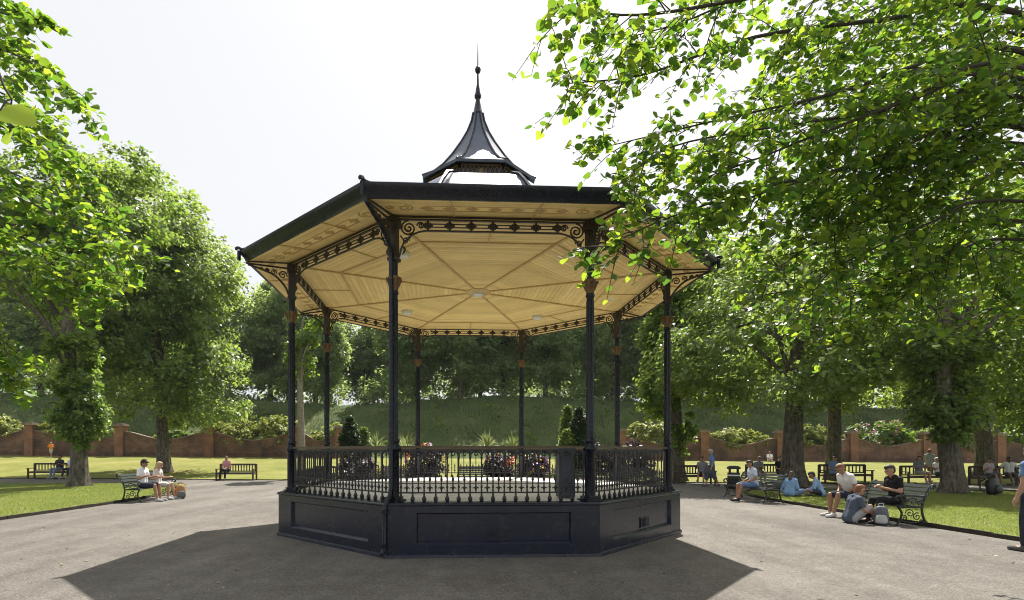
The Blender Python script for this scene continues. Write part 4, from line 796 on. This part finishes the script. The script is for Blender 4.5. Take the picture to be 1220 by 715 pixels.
# low raised beds in the middle of the far lawn edge
for lab, x, y, wd in (('long raised bed of pink and yellow bedding flowers beyond the bandstand', -4.2, 28.2, 4.6), ('raised bed of mixed bedding flowers under the short green conifer', 4.0, 27.8, 5.4)):
    root = thing('flower_bed', lab, 'flower bed', (x, y, 0)); b = MB(); b.box((0, 0, .12), (wd, 2.4, .26)); b.build('bed_soil', 'soil', root)
    b = MB(); b.box((0, -1.25, .15), (wd+.2, .10, .32)); b.box((0, 1.25, .15), (wd+.2, .10, .32)); b.build('bed_kerb', 'coping', root)
    c = np.stack([rng.uniform(-wd/2, wd/2, 70), rng.uniform(-1.1, 1.1, 70), rng.uniform(.3, .6, 70)], 1); V = cluster_leaves(c, 40, np.full(70, .3), .7, .12, np.array([0, 0, 0])); o = ob('bedding', rawmesh('bedding', V, 4, 'leaf_sprout'), root)
    for f_ in ('fl_pink', 'fl_yellow', 'fl_purple'):
        c = np.stack([rng.uniform(-wd/2, wd/2, 26), rng.uniform(-1.1, 1.1, 26), rng.uniform(.5, .8, 26)], 1); V = cluster_leaves(c, 20, np.full(26, .2), .5, .09, np.array([0, 0, 0])); ob('flowers', rawmesh('flowers', V, 4, f_), root, kind='stuff')

# ------------------------------------------------------------------ benches
def iron_bench(label, x, y, rz, L=1.95):
    """length along local x, sitter looks to local +y"""
    root = thing('iron_bench', label, 'bench', (x, y, .0), rz, 'scroll-ended benches facing the bandstand')
    b = MB()
    b.tube(smooth_path([(0, -.34, 0), (0, -.24, .16), (0, -.20, .40), (0, -.28, .66), (0, -.38, .86), (0, -.45, .90), (0, -.47, .85), (0, -.43, .83)], 30), .026, 6)
    b.tube(smooth_path([(0, .34, 0), (0, .26, .12), (0, .22, .28), (0, .30, .42)], 14), .024, 6); b.tube([(0, -.20, .41), (0, .30, .41)], .022, 6)
    b.tube(smooth_path([(0, -.27, .64), (0, -.05, .66), (0, .22, .66), (0, .33, .63), (0, .34, .57), (0, .29, .56)], 20), .024, 6); b.tube(smooth_path([(0, .24, .42), (0, .20, .52), (0, .25, .64)], 8), .018, 5)
    for (cy, cz, r, a0, sg) in ((.05, .27, .10, 0, 1), (-.10, .20, .09, 2, -1), (.16, .17, .06, 1, 1), (-.02, .53, .09, 0, 1), (.12, .53, .06, 3, -1), (-.14, .52, .06, 2, 1), (-.2, .09, .05, 0, 1)):
        b.tube([(0, q[0], q[2]) for q in spiral(cy, cz, r, 1.5, a0, sg, 16)], .012, 4)
    b.tube(smooth_path([(0, -.26, .12), (0, -.05, .06), (0, .15, .08), (0, .28, .14)], 10), .016, 5)
    em = b.mesh('end_frame', 'benchiron', True)
    for s in (-1, 1): ob('end_frame', em, root, (s*(L/2-.06), 0, 0))
    b = MB(); b.box((0, 0, 0), (L, .065, .026)); sm = b.mesh('seat_slat', 'benchslat')
    for k in range(6): ob('seat_slat', sm, root, (0, -.16+k*.085, .437-.012*abs(k-3)+.012))
    b = MB(); b.box((0, 0, 0), (L, .024, .065)); bm3 = b.mesh('back_slat', 'benchslat')
    for k in range(5):
        o = ob('back_slat', bm3, root, (0, -.195-.047*k, .52+.085*k)); o.rotation_euler = (R(26), 0, 0)
    return root
def wood_bench(label, x, y, rz, L=1.8):
    root = thing('wooden_bench', label, 'bench', (x, y, gz(x, y) if y > lawn_y0(x) else 0), rz, 'slatted wooden benches along the far lawn')
    b = MB(); b.box((0, 0, .30), (.075, .065, .60)); lf = b.mesh('leg', 'benchwood'); b = MB(); b.box((0, 0, .45), (.075, .065, .90)); lr_ = b.mesh('leg', 'benchwood')
    for s in (-1, 1):
        ob('leg', lf, root, (s*(L/2-.04), .25, 0)); ob('leg', lr_, root, (s*(L/2-.04), -.24, 0))
        b = MB(); b.box((s*(L/2-.04), .03, .625), (.085, .62, .04)); b.build('armrest', 'benchwood', root); b = MB(); b.box((s*(L/2-.04), 0, .36), (.05, .5, .07)); b.build('side_rail', 'benchwood', root)
    b = MB(); b.box((0, 0, 0), (L-.1, .085, .028)); sm = b.mesh('seat_slat', 'benchwood')
    for k in range(5): ob('seat_slat', sm, root, (0, -.20+.105*k, .43))
    b = MB(); b.box((0, .28, .38), (L-.15, .03, .08)); b.build('front_rail', 'benchwood', root); b = MB(); b.box((0, -.24, .875), (L-.1, .05, .10)); b.build('top_rail', 'benchwood', root); b = MB(); b.box((0, -.24, .50), (L-.1, .04, .06)); b.build('lower_rail', 'benchwood', root)
    b = MB(); b.box((0, -.24, .68), (.055, .022, .32)); um = b.mesh('back_slat', 'benchwood'); n = 13
    for k in range(n): ob('back_slat', um, root, (-(L-.24)/2+(L-.24)*k/(n-1), 0, 0))
    return root
iron_bench('scroll-ended bench at the left lawn edge holding a capped man and a blonde woman', -10.75, 17.75, R(-92))
iron_bench('scroll-ended bench beside the litter bin holding one man in blue shorts', 9.42, 17.7, R(93), 2.4)
iron_bench('scroll-ended bench with a grey backpack at its feet and two men', 9.78, 12.55, R(86))
iron_bench('empty scroll-ended bench beyond the bandstand, seen between its balusters', .6, 25.2, R(180), 2.4)
iron_bench('empty scroll-ended bench behind the flower tubs, left of the middle', -3.0, 25.6, R(180), 2.4)
F180 = R(180)
wood_bench('slatted wooden bench half hidden by the sprouting lime trunk', -24.6, 31.1, F180+R(3), 2.3)
wood_bench('slatted wooden bench with one woman in pink, near the domed lime', -13.0, 29.5, F180, 2.1)
wood_bench('empty slatted wooden bench seen through the left bandstand railing', -6.9, 24.9, F180-R(35), 2.0)
wood_bench('slatted wooden bench by the bandstand column with one person sideways', 11.2, 26.4, F180, 1.9)
wood_bench('slatted wooden bench behind the litter bin with a person in black', 15.1, 26.9, F180, 2.0)
wood_bench('slatted wooden bench under the far lime trunk with a person in blue', 18.7, 26.4, F180, 2.4)
wood_bench('slatted wooden bench beside a boy walking, with two sitters', 22.2, 25.6, F180, 2.5)
wood_bench('slatted wooden bench behind the leaning lime with two sitters', 24.9, 25.0, F180, 2.3)
wood_bench('slatted wooden bench at the lawn end past the far lime', 27.4, 25.4, F180, 2.0)
# litter bin, bags
bn = thing('litter_bin', 'black litter bin with white band standing by the right-hand path', 'bin', (11.4, 22.9, 0)); b = MB(); b.lathe([(.24, 0), (.25, .02), (.25, .70)], 20); b.build('bin_body', 'black', bn, True)
b = MB(); b.lathe([(.253, .56), (.253, .62)], 20); b.build('band', 'white', bn, True); b = MB(); b.lathe([(.27, .86), (.28, .89), (.26, .95), (.16, .99), (.02, 1.0)], 20); b.build('bin_lid', 'black', bn, True)
for k in range(4): b = MB(); a = k*math.pi/2+.4; b.box((.22*math.cos(a), .22*math.sin(a), .78), (.05, .05, .18), a); b.build('lid_post', 'black', bn)
M['bagtan'] = mat('tan_canvas', (.36, .20, .075), .8, var=.25, scale=12, bump=.3); M['baggrey'] = mat('grey_nylon', (.10, .11, .135), .6, var=.3, scale=10, bump=.2); M['bagwhite'] = mat('pale_nylon', (.45, .46, .47), .6, var=.15)
def soft(b_, c, d, n=8, pw=3.2, taper=.75):
    """a plump rounded block"""
    v = []; f = []; m_ = 2*n
    for i in range(n+1):
        ph = math.pi*i/n-math.pi/2
        for j in range(m_):
            th = 2*math.pi*j/m_; q = lambda t: math.copysign(abs(t)**(2/pw), t); z = q(math.sin(ph)); k = 1-(1-taper)*(z+1)/2
            v.append((c[0]+d[0]/2*q(math.cos(ph))*q(math.cos(th))*k, c[1]+d[1]/2*q(math.cos(ph))*q(math.sin(th))*k, c[2]+d[2]/2*z))
    for i in range(n):
        for j in range(m_): f.append((i*m_+j, i*m_+(j+1) % m_, (i+1)*m_+(j+1) % m_, (i+1)*m_+j))
    b_.add(v, f)
def backpack(label, x, y, z, rz, body, trim, s=1.0):
    r_ = thing('backpack', label, 'backpack', (x, y, z), rz); r_.scale = (s, s, s); b = MB(); soft(b, (0, 0, .21), (.32, .22, .44)); b.build('bag_body', body, r_, True); b = MB(); soft(b, (0, -.12, .14), (.25, .10, .20)); b.build('front_pocket', trim, r_, True)
    b = MB(); b.tube(smooth_path([(-.04, .02, .40), (-.04, .03, .47), (.04, .03, .47), (.04, .02, .40)], 9), .012, 5); b.build('handle', trim, r_, True)
    for sx_ in (-.09, .09): b = MB(); b.tube(smooth_path([(sx_, .09, .38), (sx_*1.3, .19, .30), (sx_*1.3, .17, .12), (sx_, .10, .05)], 10), .018, 5); b.build('strap', trim, r_, True)
    return r_
backpack('grey backpack with pale top standing in front of the man in black', 9.12, 11.75, 0, R(-35), 'baggrey', 'bagwhite', 1.0)
backpack('tan bag leaning at the knees of the blonde woman', -9.95, 18.2, 0, R(40), 'bagtan', 'baggrey', 1.15)
backpack('black bag slumped on the grass at the leaning lime tree', 18.95, 19.2, .05, R(20), 'black', 'black', 1.5)
bd = thing('shoulder_bag', 'dark patterned shoulder bag carried by the woman in a blue top', 'bag', (10.98, 24.4, .52)); b = MB(); soft(b, (0, 0, .19), (.44, .22, .38)); b.build('bag_body', mat('dark_check', (.03, .03, .045), .8, col2=(.12, .12, .15), scale=22), bd, True); b = MB(); b.tube(smooth_path([(-.1, 0, .34), (-.06, .0, .52), (.06, 0, .52), (.1, 0, .34)], 10), .012, 5); b.build('handle', 'black', bd, True)

# ------------------------------------------------------------------ people
def capsule(b, a, c, ra, rc, n=10):
    a = Vector(a); c = Vector(c); d = c-a
    if d.length < 1e-5: d = Vector((0, 0, 1e-4)); c = a+d
    u = d.normalized(); P = []; rr = []
    for k in range(4): t = k/4*math.pi/2; P.append(a-u*ra*math.cos(t)); rr.append(max(1e-3, ra*math.sin(t)))
    P += [a, c]; rr += [ra, rc]
    for k in range(1, 5): t = k/4*math.pi/2; P.append(c+u*rc*math.sin(t)); rr.append(max(1e-3, rc*math.cos(t)))
    ref = u.orthogonal().normalized(); y = u.cross(ref); v = []; f = []
    for p_, r_ in zip(P, rr):
        for k in range(n): t = 2*math.pi*k/n; v.append(p_+(ref*math.cos(t)+y*math.sin(t))*r_)
    for i in range(len(P)-1):
        for k in range(n): q = (k+1) % n; f.append((i*n+k, i*n+q, (i+1)*n+q, (i+1)*n+k))
    f += [tuple(range(n))[::-1], tuple((len(P)-1)*n+k for k in range(n))]; b.add(v, f)
def fuse(name, b, m, parent, vox, it=2):
    me = bpy.data.meshes.new('tmp'); me.from_pydata(b.v, [], b.f); t = bpy.data.objects.new('tmp', me); C.objects.link(t)
    r_ = t.modifiers.new('r', 'REMESH'); r_.mode = 'VOXEL'; r_.voxel_size = vox
    s_ = t.modifiers.new('s', 'SMOOTH'); s_.iterations = it; s_.factor = .5
    dg = bpy.context.evaluated_depsgraph_get(); n = bpy.data.meshes.new_from_object(t.evaluated_get(dg)); bpy.data.objects.remove(t); bpy.data.meshes.remove(me)
    n.name = name; n.materials.clear(); n.materials.append(m); n.polygons.foreach_set('use_smooth', [True]*len(n.polygons)); n.update()
    return ob(name, n, parent)
CM = {}
def cloth(c):
    if c not in CM: CM[c] = mat('cloth', c, .85, var=.14, scale=9, bump=.35, bscale=14, spec=.2)
    return CM[c]
SK = [mat('skin', (.42, .24, .165), .55, var=.08, scale=10), mat('skin_tan', (.33, .175, .11), .55, var=.08, scale=10), mat('skin_dark', (.10, .055, .035), .5, var=.1, scale=10)]
HC = {'dark': mat('dark_hair', (.018, .013, .010), .6, var=.3, scale=40, bump=.4), 'brown': mat('brown_hair', (.06, .036, .02), .6, var=.3, scale=40, bump=.4), 'blonde': mat('blonde_hair', (.42, .29, .14), .6, var=.25, scale=40, bump=.4),
      'grey': mat('grey_hair', (.45, .42, .38), .6, var=.2, scale=40, bump=.4), 'red': mat('ginger_hair', (.20, .085, .035), .6, var=.25, scale=40, bump=.4)}
def lerp(a, c, t): return Vector(a).lerp(Vector(c), t)
def pose(kind, lean=0., look=(0, 1, 0), arms='lap', ph=0.):
    J = {}
    if kind in ('stand', 'walk'):
        s = .28 if kind == 'walk' else .05
        J['pel'] = (0, 0, .93); J['hipL'], J['hipR'] = (-.095, 0, .90), (.095, 0, .90)
        J['kneL'], J['kneR'] = (-.10, s*.75+.02, .50), (.10, -s*.35+.03, .49); J['ankL'], J['ankR'] = (-.11, s*.95, .09), (.11, -s*1.0, .10 if kind == 'walk' else .09)
        J['toeL'], J['toeR'] = (-.125, s*.95+.19, .035), (.125, -s*1.0+.18, .035)
    elif kind == 'sit':
        J['pel'] = (0, -.06, .55); J['hipL'], J['hipR'] = (-.095, -.03, .53), (.095, -.03, .53)
        J['kneL'], J['kneR'] = (-.12, .40, .55), (.12, .41, .53); J['ankL'], J['ankR'] = (-.12, .44+.10*ph, .10), (.13, .40+.14*(1-ph), .10); J['toeL'], J['toeR'] = (-.14, .62+.10*ph, .035), (.16, .58+.14*(1-ph), .035)
    elif kind == 'sprawl':
        J['pel'] = (0, .02, .54); J['hipL'], J['hipR'] = (-.095, .05, .52), (.095, .05, .52)
        J['kneL'], J['kneR'] = (-.13, .47, .50), (.12, .48, .52); J['ankL'], J['ankR'] = (-.14, .82, .12), (.10, .86, .12); J['toeL'], J['toeR'] = (-.17, .95, .19), (.12, .99, .19)
    elif kind == 'ground':      # knees drawn up
        J['pel'] = (0, 0, .12); J['hipL'], J['hipR'] = (-.10, .04, .12), (.10, .04, .12)
        J['kneL'], J['kneR'] = (-.16, .36, .44), (.17, .34, .40); J['ankL'], J['ankR'] = (-.12, .60, .09), (.12, .56, .09); J['toeL'], J['toeR'] = (-.14, .79, .04), (.14, .75, .04)
    elif kind == 'cross':       # cross-legged on the ground
        J['pel'] = (0, 0, .12); J['hipL'], J['hipR'] = (-.10, .05, .12), (.10, .05, .12)
        J['kneL'], J['kneR'] = (-.36, .32, .20), (.36, .32, .22); J['ankL'], J['ankR'] = (.08, .42, .08), (-.10, .36, .10); J['toeL'], J['toeR'] = (.24, .44, .06), (-.25, .38, .08)
    p_ = Vector(J['pel']); q = Matrix.Rotation(lean, 3, 'X'); up = lambda v: p_+q@Vector(v)
    J['wai'] = up((0, 0, .18)); J['che'] = up((0, .0, .38)); J['nec'] = up((0, -.01, .53)); J['hed'] = up((0, .03, .63)); J['top'] = up((0, .035, .715)); J['shL'] = up((-.175, -.01, .46)); J['shR'] = up((.175, -.01, .46))
    hl = {'lap': ((-.24, .02, .20), (-.10, .26, .13)), 'side': ((-.25, -.04, .18), (-.25, .05, -.06)), 'phone': ((-.23, .06, .20), (-.05, .30, .33)), 'bend': ((-.27, .02, .20), (-.25, .25, .26)), 'knees': ((-.22, .16, .24), (-.10, .42, .24)), 'back': ((-.26, -.14, .22), (-.24, -.28, .0)), 'spread': ((-.36, -.02, .24), (-.55, .0, .10))}[arms]
    J['elL'] = up(hl[0]); J['haL'] = up(hl[1]); J['elR'] = up((-hl[0][0], hl[0][1], hl[0][2]-.01)); J['haR'] = up((-hl[1][0], hl[1][1]-.02, hl[1][2]+.02)); J['q'] = q; return J
def person(label, x, y, z, rz, kind, top, bottom, hair, skin=0, lean=0., arms='lap', sc=1.0, shorts=True, shoes=(.3, .3, .3), near=False, ph=0., sleeve=.55, bald=False, hat=None, longhair=False, group=None, female=False, turn=0.0):
    J = {k: v for k, v in pose(kind, lean, arms=arms, ph=ph).items()}; q = J.pop('q'); J = {k: Vector(v) for k, v in J.items()}
    root = thing('person', label, 'person', (x, y, z), rz, group); root.scale = (sc, sc, sc); vox = .0115 if near else .016; b = MB()
    shw = .9 if female else 1.0
    for k in ('shL', 'shR'): J[k] = J[k].lerp(Vector((J['che'].x, J[k].y, J[k].z)), 1-shw)
    def torso(b_, g):
        for s in (-1, 1):
            o_ = Vector((s*.065, 0, 0)); capsule(b_, J['pel']+o_, J['wai']+o_*.8, .108+g, .094+g); capsule(b_, J['wai']+o_*.8, J['che']+o_*1.2, .094+g, .108+g)
            sh = J['shL'] if s < 0 else J['shR']; capsule(b_, J['che']+o_*1.1, sh+(J['che']-sh)*.25, .105+g, .062+g); capsule(b_, J['nec'], sh, .05+g*.6, .058+g)
    torso(b, 0)
    hd = J['hed']; tp = J['top']; ux = Vector((1, 0, 0)); tq = Matrix.Rotation(turn, 3, 'Z'); fy = tq@(q@Vector((0, 1, 0))); uz = (q@Vector((0, 0, 1))); ux = fy.cross(uz)
    capsule(b, J['nec']-uz*.02, hd, .056, .056); capsule(b, hd-uz*.005+fy*.012, tp-uz*.01, .070, .094); capsule(b, hd+fy*.045-uz*.03, hd+fy*.035+uz*.02, .040, .055)      # neck, skull, jaw
    capsule(b, hd+fy*.098+uz*.045, hd+fy*.112+uz*.015, .010, .016); capsule(b, hd+fy*.088-uz*.018, hd+fy*.089-uz*.019, .022, .022)                                        # nose, mouth
    for s in (-1, 1): capsule(b, hd+ux*s*.083+uz*.045, hd+ux*s*.086+uz*.01, .020, .014)                                                                                  # ears
    hnd = {}
    for S_ in 'LR':
        sg = -1 if S_ == 'L' else 1; sh, el, ha = J['sh'+S_], J['el'+S_], J['ha'+S_]
        capsule(b, sh, el, .052, .041); capsule(b, el, ha, .041, .029)
        fd = (ha-el).normalized(); sd = fd.cross(uz if abs(fd.dot(uz)) < .9 else fy).normalized(); dn = fd.cross(sd).normalized(); dn = -dn if dn.z > 0 else dn
        capsule(b, ha, ha+fd*.075, .030, .034); capsule(b, ha+fd*.05-sd*.018, ha+fd*.075+sd*.018, .026, .026); fr = .0105 if near else .012
        for k, ln in enumerate((.066, .078, .073, .056)):
            r0 = ha+fd*.085+sd*(.034-.0225*k); m1 = r0+fd*ln*.55+dn*.006; capsule(b, r0, m1, fr, fr, 7); capsule(b, m1, m1+fd*ln*.40+dn*.026, fr, fr*.85, 7)
        t0 = ha+fd*.03+sd*.034; t1 = t0+fd*.035+sd*.028; capsule(b, t0, t1, .013, .012, 7); capsule(b, t1, t1+fd*.032+dn*.012, .012, .010, 7)
        hi, kn, an, to = J['hip'+S_], J['kne'+S_], J['ank'+S_], J['toe'+S_]
        capsule(b, hi, kn, .085, .056); capsule(b, kn, lerp(kn, an, .35)+Vector((0, -.012, 0)), .054, .056); capsule(b, lerp(kn, an, .35)+Vector((0, -.012, 0)), an, .056, .038); capsule(b, an, an+Vector((0, -.03, -.045)), .040, .040); capsule(b, an-Vector((0, 0, .03)), to, .042, .034)
    bo = fuse('body', b, SK[skin], root, vox)
    for s in (-1, 1):                                                                                                                                                     # eyes
        e = MB(); c_ = hd+fy*.093+ux*s*.034+uz*.038; capsule(e, c_-ux*.006, c_+ux*.006, .0085, .0085, 8); e.build('eye', 'black', bo, True)
    t = MB(); torso(t, .014)
    for S_ in 'LR': capsule(t, J['sh'+S_], lerp(J['sh'+S_], J['el'+S_], min(1, sleeve)), .066, .062)
    if sleeve > 1:
        for S_ in 'LR': capsule(t, J['el'+S_], lerp(J['el'+S_], J['ha'+S_], sleeve-1), .056, .044)
    fuse('shirt', t, cloth(top), root, vox*1.25)
    t = MB()
    for S_ in 'LR':
        hi, kn, an = J['hip'+S_], J['kne'+S_], J['ank'+S_]; capsule(t, J['pel']+(hi-J['pel'])*.8, hi, .122, .108)
        if shorts == 'skirt': capsule(t, hi, lerp(hi, kn, 1.0), .11, .12); capsule(t, lerp(J['hipL'], J['hipR'], .5), lerp(J['kneL'], J['kneR'], .5), .12, .13); capsule(t, kn, lerp(kn, an, .3), .11, .10)
        elif shorts: capsule(t, hi, lerp(hi, kn, .86), .104, .084)
        else: capsule(t, hi, kn, .100, .072); capsule(t, kn, lerp(kn, an, .9), .070, .055)
    fuse('shorts' if shorts is True else ('skirt' if shorts == 'skirt' else 'trousers'), t, cloth(bottom), root, vox*1.25)
    for S_ in 'LR':
        t = MB(); an, to = J['ank'+S_], J['toe'+S_]; capsule(t, an+Vector((0, -.03, -.045)), to, .048, .042); capsule(t, an-Vector((0, 0, .01)), an+Vector((0, .03, -.04)), .046, .046); fuse('shoe', t, cloth(shoes), root, vox)
    if not bald:
        t = MB(); capsule(t, tp-fy*.022-uz*.012, tp-fy*.004+uz*.006, .094, .092); capsule(t, hd-fy*.035+uz*.03, tp-fy*.03, .078, .090); capsule(t, tp+fy*.05+uz*.03, tp+fy*.02+uz*.035, .055, .06)
        if longhair: capsule(t, hd-fy*.04+uz*.02, J['nec']-fy*.05-uz*.06, .085, .06); [capsule(t, hd+ux*s*.07+uz*.03, J['nec']+ux*s*.075-uz*.04, .03, .03) for s in (-1, 1)]
        fuse('hair', t, HC[hair], root, vox)
    if hat:
        t = MB(); capsule(t, tp+uz*.012-fy*.01, tp+uz*.03, .104, .095); capsule(t, tp+fy*.06+uz*.015-ux*.03, tp+fy*.13+uz*.0-ux*.03, .03, .02); capsule(t, tp+fy*.06+uz*.015+ux*.03, tp+fy*.13+uz*.0+ux*.03, .03, .02); fuse('cap', t, cloth(hat), root, vox)
    return root
NAVY = (.03, .035, .06); BLK = (.015, .015, .017); WHT = (.72, .72, .72); LBL = (.20, .33, .55); DEN = (.10, .14, .22); GRY = (.22, .24, .27)
# near right bench: white shirt, black shirt, and the man on the ground
person('man in black t-shirt and trousers looking down at his hands on the right bench', 9.62, 12.0, .0, R(88), 'sit', BLK, (.02, .02, .022), 'dark', 0, -.20, 'phone', 1.0, False, (.04, .04, .04), True, .3)
person('man in white t-shirt leaning forward over his knees at the bench end', 9.50, 13.25, .0, R(96), 'sit', WHT, NAVY, 'red', 1, -.42, 'lap', 1.04, True, (.55, .55, .55), True, .9)
person('man in slate blue t-shirt sitting on the gravel before the bench', 8.66, 12.1, .0, R(-98), 'ground', (.085, .105, .15), (.34, .35, .36), 'red', 0, -.30, 'knees', 1.0, True, (.3, .28, .25), True)
person('man walking off in blue t-shirt and dark jeans on the near gravel', 9.16, 8.6, 0, R(8), 'stand', (.13, .22, .40), (.035, .04, .055), 'brown', 0, 0, 'side', 1.02, False, (.1, .1, .1), True)
person('man in pale blue t-shirt and blue shorts reading on the bench', 9.24, 17.35, .0, R(88), 'sit', (.50, .58, .70), (.12, .19, .34), 'dark', 1, -.15, 'lap', 1.0, True, (.04, .04, .04), True, .8)
person('man in dark cap and white t-shirt on the left lawn-edge bench', -10.6, 17.25, .0, R(-92), 'sit', (.75, .76, .78), NAVY, 'brown', 1, -.02, 'bend', 1.0, True, (.4, .4, .4), True, .2, hat=(.035, .03, .03))
person('blonde woman in pale top and shorts on the left lawn-edge bench', -10.55, 17.95, .0, R(-90), 'sit', (.55, .50, .48), (.50, .50, .48), 'blonde', 0, -.08, 'bend', .95, True, (.5, .5, .5), True, .8, longhair=True, female=True)
# in the middle distance
person('person in dark top and jeans on the bench behind the sprouting lime', -24.1, 31.0, .04, F180, 'sit', (.03, .03, .035), (.16, .20, .30), 'dark', 1, .1, 'bend', 1.0, False, ph=.9)
person('person in pale blue shirt beside the sprouting lime trunk', -23.35, 31.0, .04, F180, 'sit', (.50, .60, .75), NAVY, 'brown', 0, 0, 'lap', 1.0, False)
person('woman in pink patterned top and black trousers alone on a wooden bench', -13.55, 29.45, .04, F180, 'sit', (.50, .24, .25), BLK, 'brown', 0, -.05, 'lap', .98, False, (.03, .03, .03), female=True)
person('child in orange top standing on the lawn by the brick wall', -34.8, 44.0, gz(-34.8, 44), R(200), 'walk', (.75, .25, .04), (.5, .45, .4), 'blonde', 0, 0, 'bend', .72, True, sleeve=.9)
person('person in white sitting on grass by the wall, dark-haired', 26.3, 46.5, gz(26.3, 46.5), R(160), 'ground', (.65, .68, .72), (.6, .62, .65), 'dark', 1, -.1, 'knees', 1.0, True)
person('bare-shouldered sunbather sitting on grass by the wall, fair-haired', 27.4, 46.3, gz(27.4, 46.3), R(120), 'ground', (.45, .30, .20), (.10, .10, .12), 'blonde', 0, .25, 'back', 1.0, True, female=True)
person('grey-haired woman in blue top walking past with a dark bag', 11.2, 24.5, .0, R(70), 'walk', (.13, .24, .48), (.10, .11, .15), 'grey', 0, -.05, 'side', 1.0, 'skirt', (.1, .1, .1), False, sleeve=.8, female=True)
person('person in grey sitting sideways on the bench by the bandstand column', 11.55, 26.35, .03, R(150), 'sprawl', (.22, .20, .24), (.12, .13, .18), 'dark', 1, .15, 'bend', 1.0, True)
person('person in grey t-shirt on the bench behind the litter bin', 14.6, 26.85, .03, F180, 'sit', GRY, (.2, .2, .22), 'dark', 1, -.25, 'phone', 1.0, True)
person('person in black top on the bench behind the litter bin', 15.75, 26.85, .03, F180, 'sit', BLK, (.05, .05, .06), 'dark', 0, 0, 'lap', 1.0, False)
person('person in blue shirt sitting on grass before the lime trunk, long brown hair', 11.15, 18.5, .05, R(-50), 'cross', LBL, (.16, .22, .36), 'brown', 0, -.30, 'lap', 1.0, True, sleeve=1.7, female=True, longhair=True)
person('person in blue shirt bent over a black bag on the grass', 12.35, 18.6, .05, R(60), 'cross', (.26, .38, .60), NAVY, 'dark', 1, -.40, 'knees', 1.0, True, sleeve=1.7)
person('person in blue shirt and jeans on the bench by the far lime trunk', 18.1, 26.35, .03, R(190), 'sit', (.16, .28, .50), (.20, .30, .46), 'brown', 0, -.1, 'lap', 1.0, False)
person('person in grey t-shirt and pale shorts beside a walking boy', 21.7, 25.55, .05, F180, 'sit', (.16, .18, .22), (.42, .38, .33), 'brown', 0, 0, 'bend', 1.0, True)
person('person in white top with legs stretched out by a walking boy', 22.5, 25.5, .05, R(195), 'sprawl', (.6, .6, .62), (.05, .05, .07), 'grey', 1, .1, 'bend', .95, True, female=True)
person('boy in grey t-shirt and khaki shorts walking behind the benches', 23.6, 27.2, gz(23.6, 27.2), R(-70), 'walk', (.30, .33, .38), (.28, .20, .10), 'red', 0, 0, 'bend', .98, True)
person('person in pale top sitting close to the leaning lime trunk', 24.5, 24.95, .03, F180, 'sit', (.45, .38, .42), (.12, .12, .16), 'dark', 1, 0, 'bend', .95, True, female=True)
person('person in white t-shirt sprawled on the bench behind the leaning lime', 25.35, 24.9, .03, R(150), 'sprawl', (.66, .66, .68), (.08, .08, .10), 'dark', 2, .12, 'spread', 1.0, True)
person('person in blue on the bench at the lawn end', 27.2, 25.35, .03, F180, 'sit', (.20, .32, .52), DEN, 'grey', 0, 0, 'lap', 1.0, True)


# a few fallen leaves and crumbs on the gravel
n = 420; x = rng.uniform(-14, 13, n); y = np.where(rng.uniform(0, 1, n) < .5, rng.uniform(5, 12, n), rng.uniform(5, 24, n)); k = (np.hypot(x-.18, y-12.2) > 4.8) & (x > LE+.05) & (x < RE-.15); x = x[k]; y = y[k]; n = len(x)
V = leafverts(np.stack([x, y, np.full(n, .012)], 1), rng.normal(0, .15, (n, 3))+np.array([0, 0, 1.]), rng.normal(0, 1, (n, 3)), rng.uniform(.02, .065, n), LEAF4)
M['fallen'] = leafmat('fallen_leaf', (.16, .10, .04), (.34, .28, .14), (.2, .15, .05), (.3, .25, .1), .2)
ob('fallen_leaves', rawmesh('fallen_leaves', V, 4, 'fallen'), kind='stuff')

# ------------------------------------------------------------------ thin summer haze
hz = MB(); hz.box((0, 55, 18), (280, 290, 42)); ho = hz.build('haze', 'white', kind='stuff'); hm_ = bpy.data.materials.new('haze'); hm_.use_nodes = True; t = hm_.node_tree; t.nodes.clear()
pv = t.nodes.new('ShaderNodeVolumePrincipled'); pv.inputs['Color'].default_value = (.86, .93, 1, 1); pv.inputs['Density'].default_value = .0002; pv.inputs['Anisotropy'].default_value = .2
mo = t.nodes.new('ShaderNodeOutputMaterial'); t.links.new(pv.outputs[0], mo.inputs['Volume']); ho.data.materials.clear(); ho.data.materials.append(hm_)
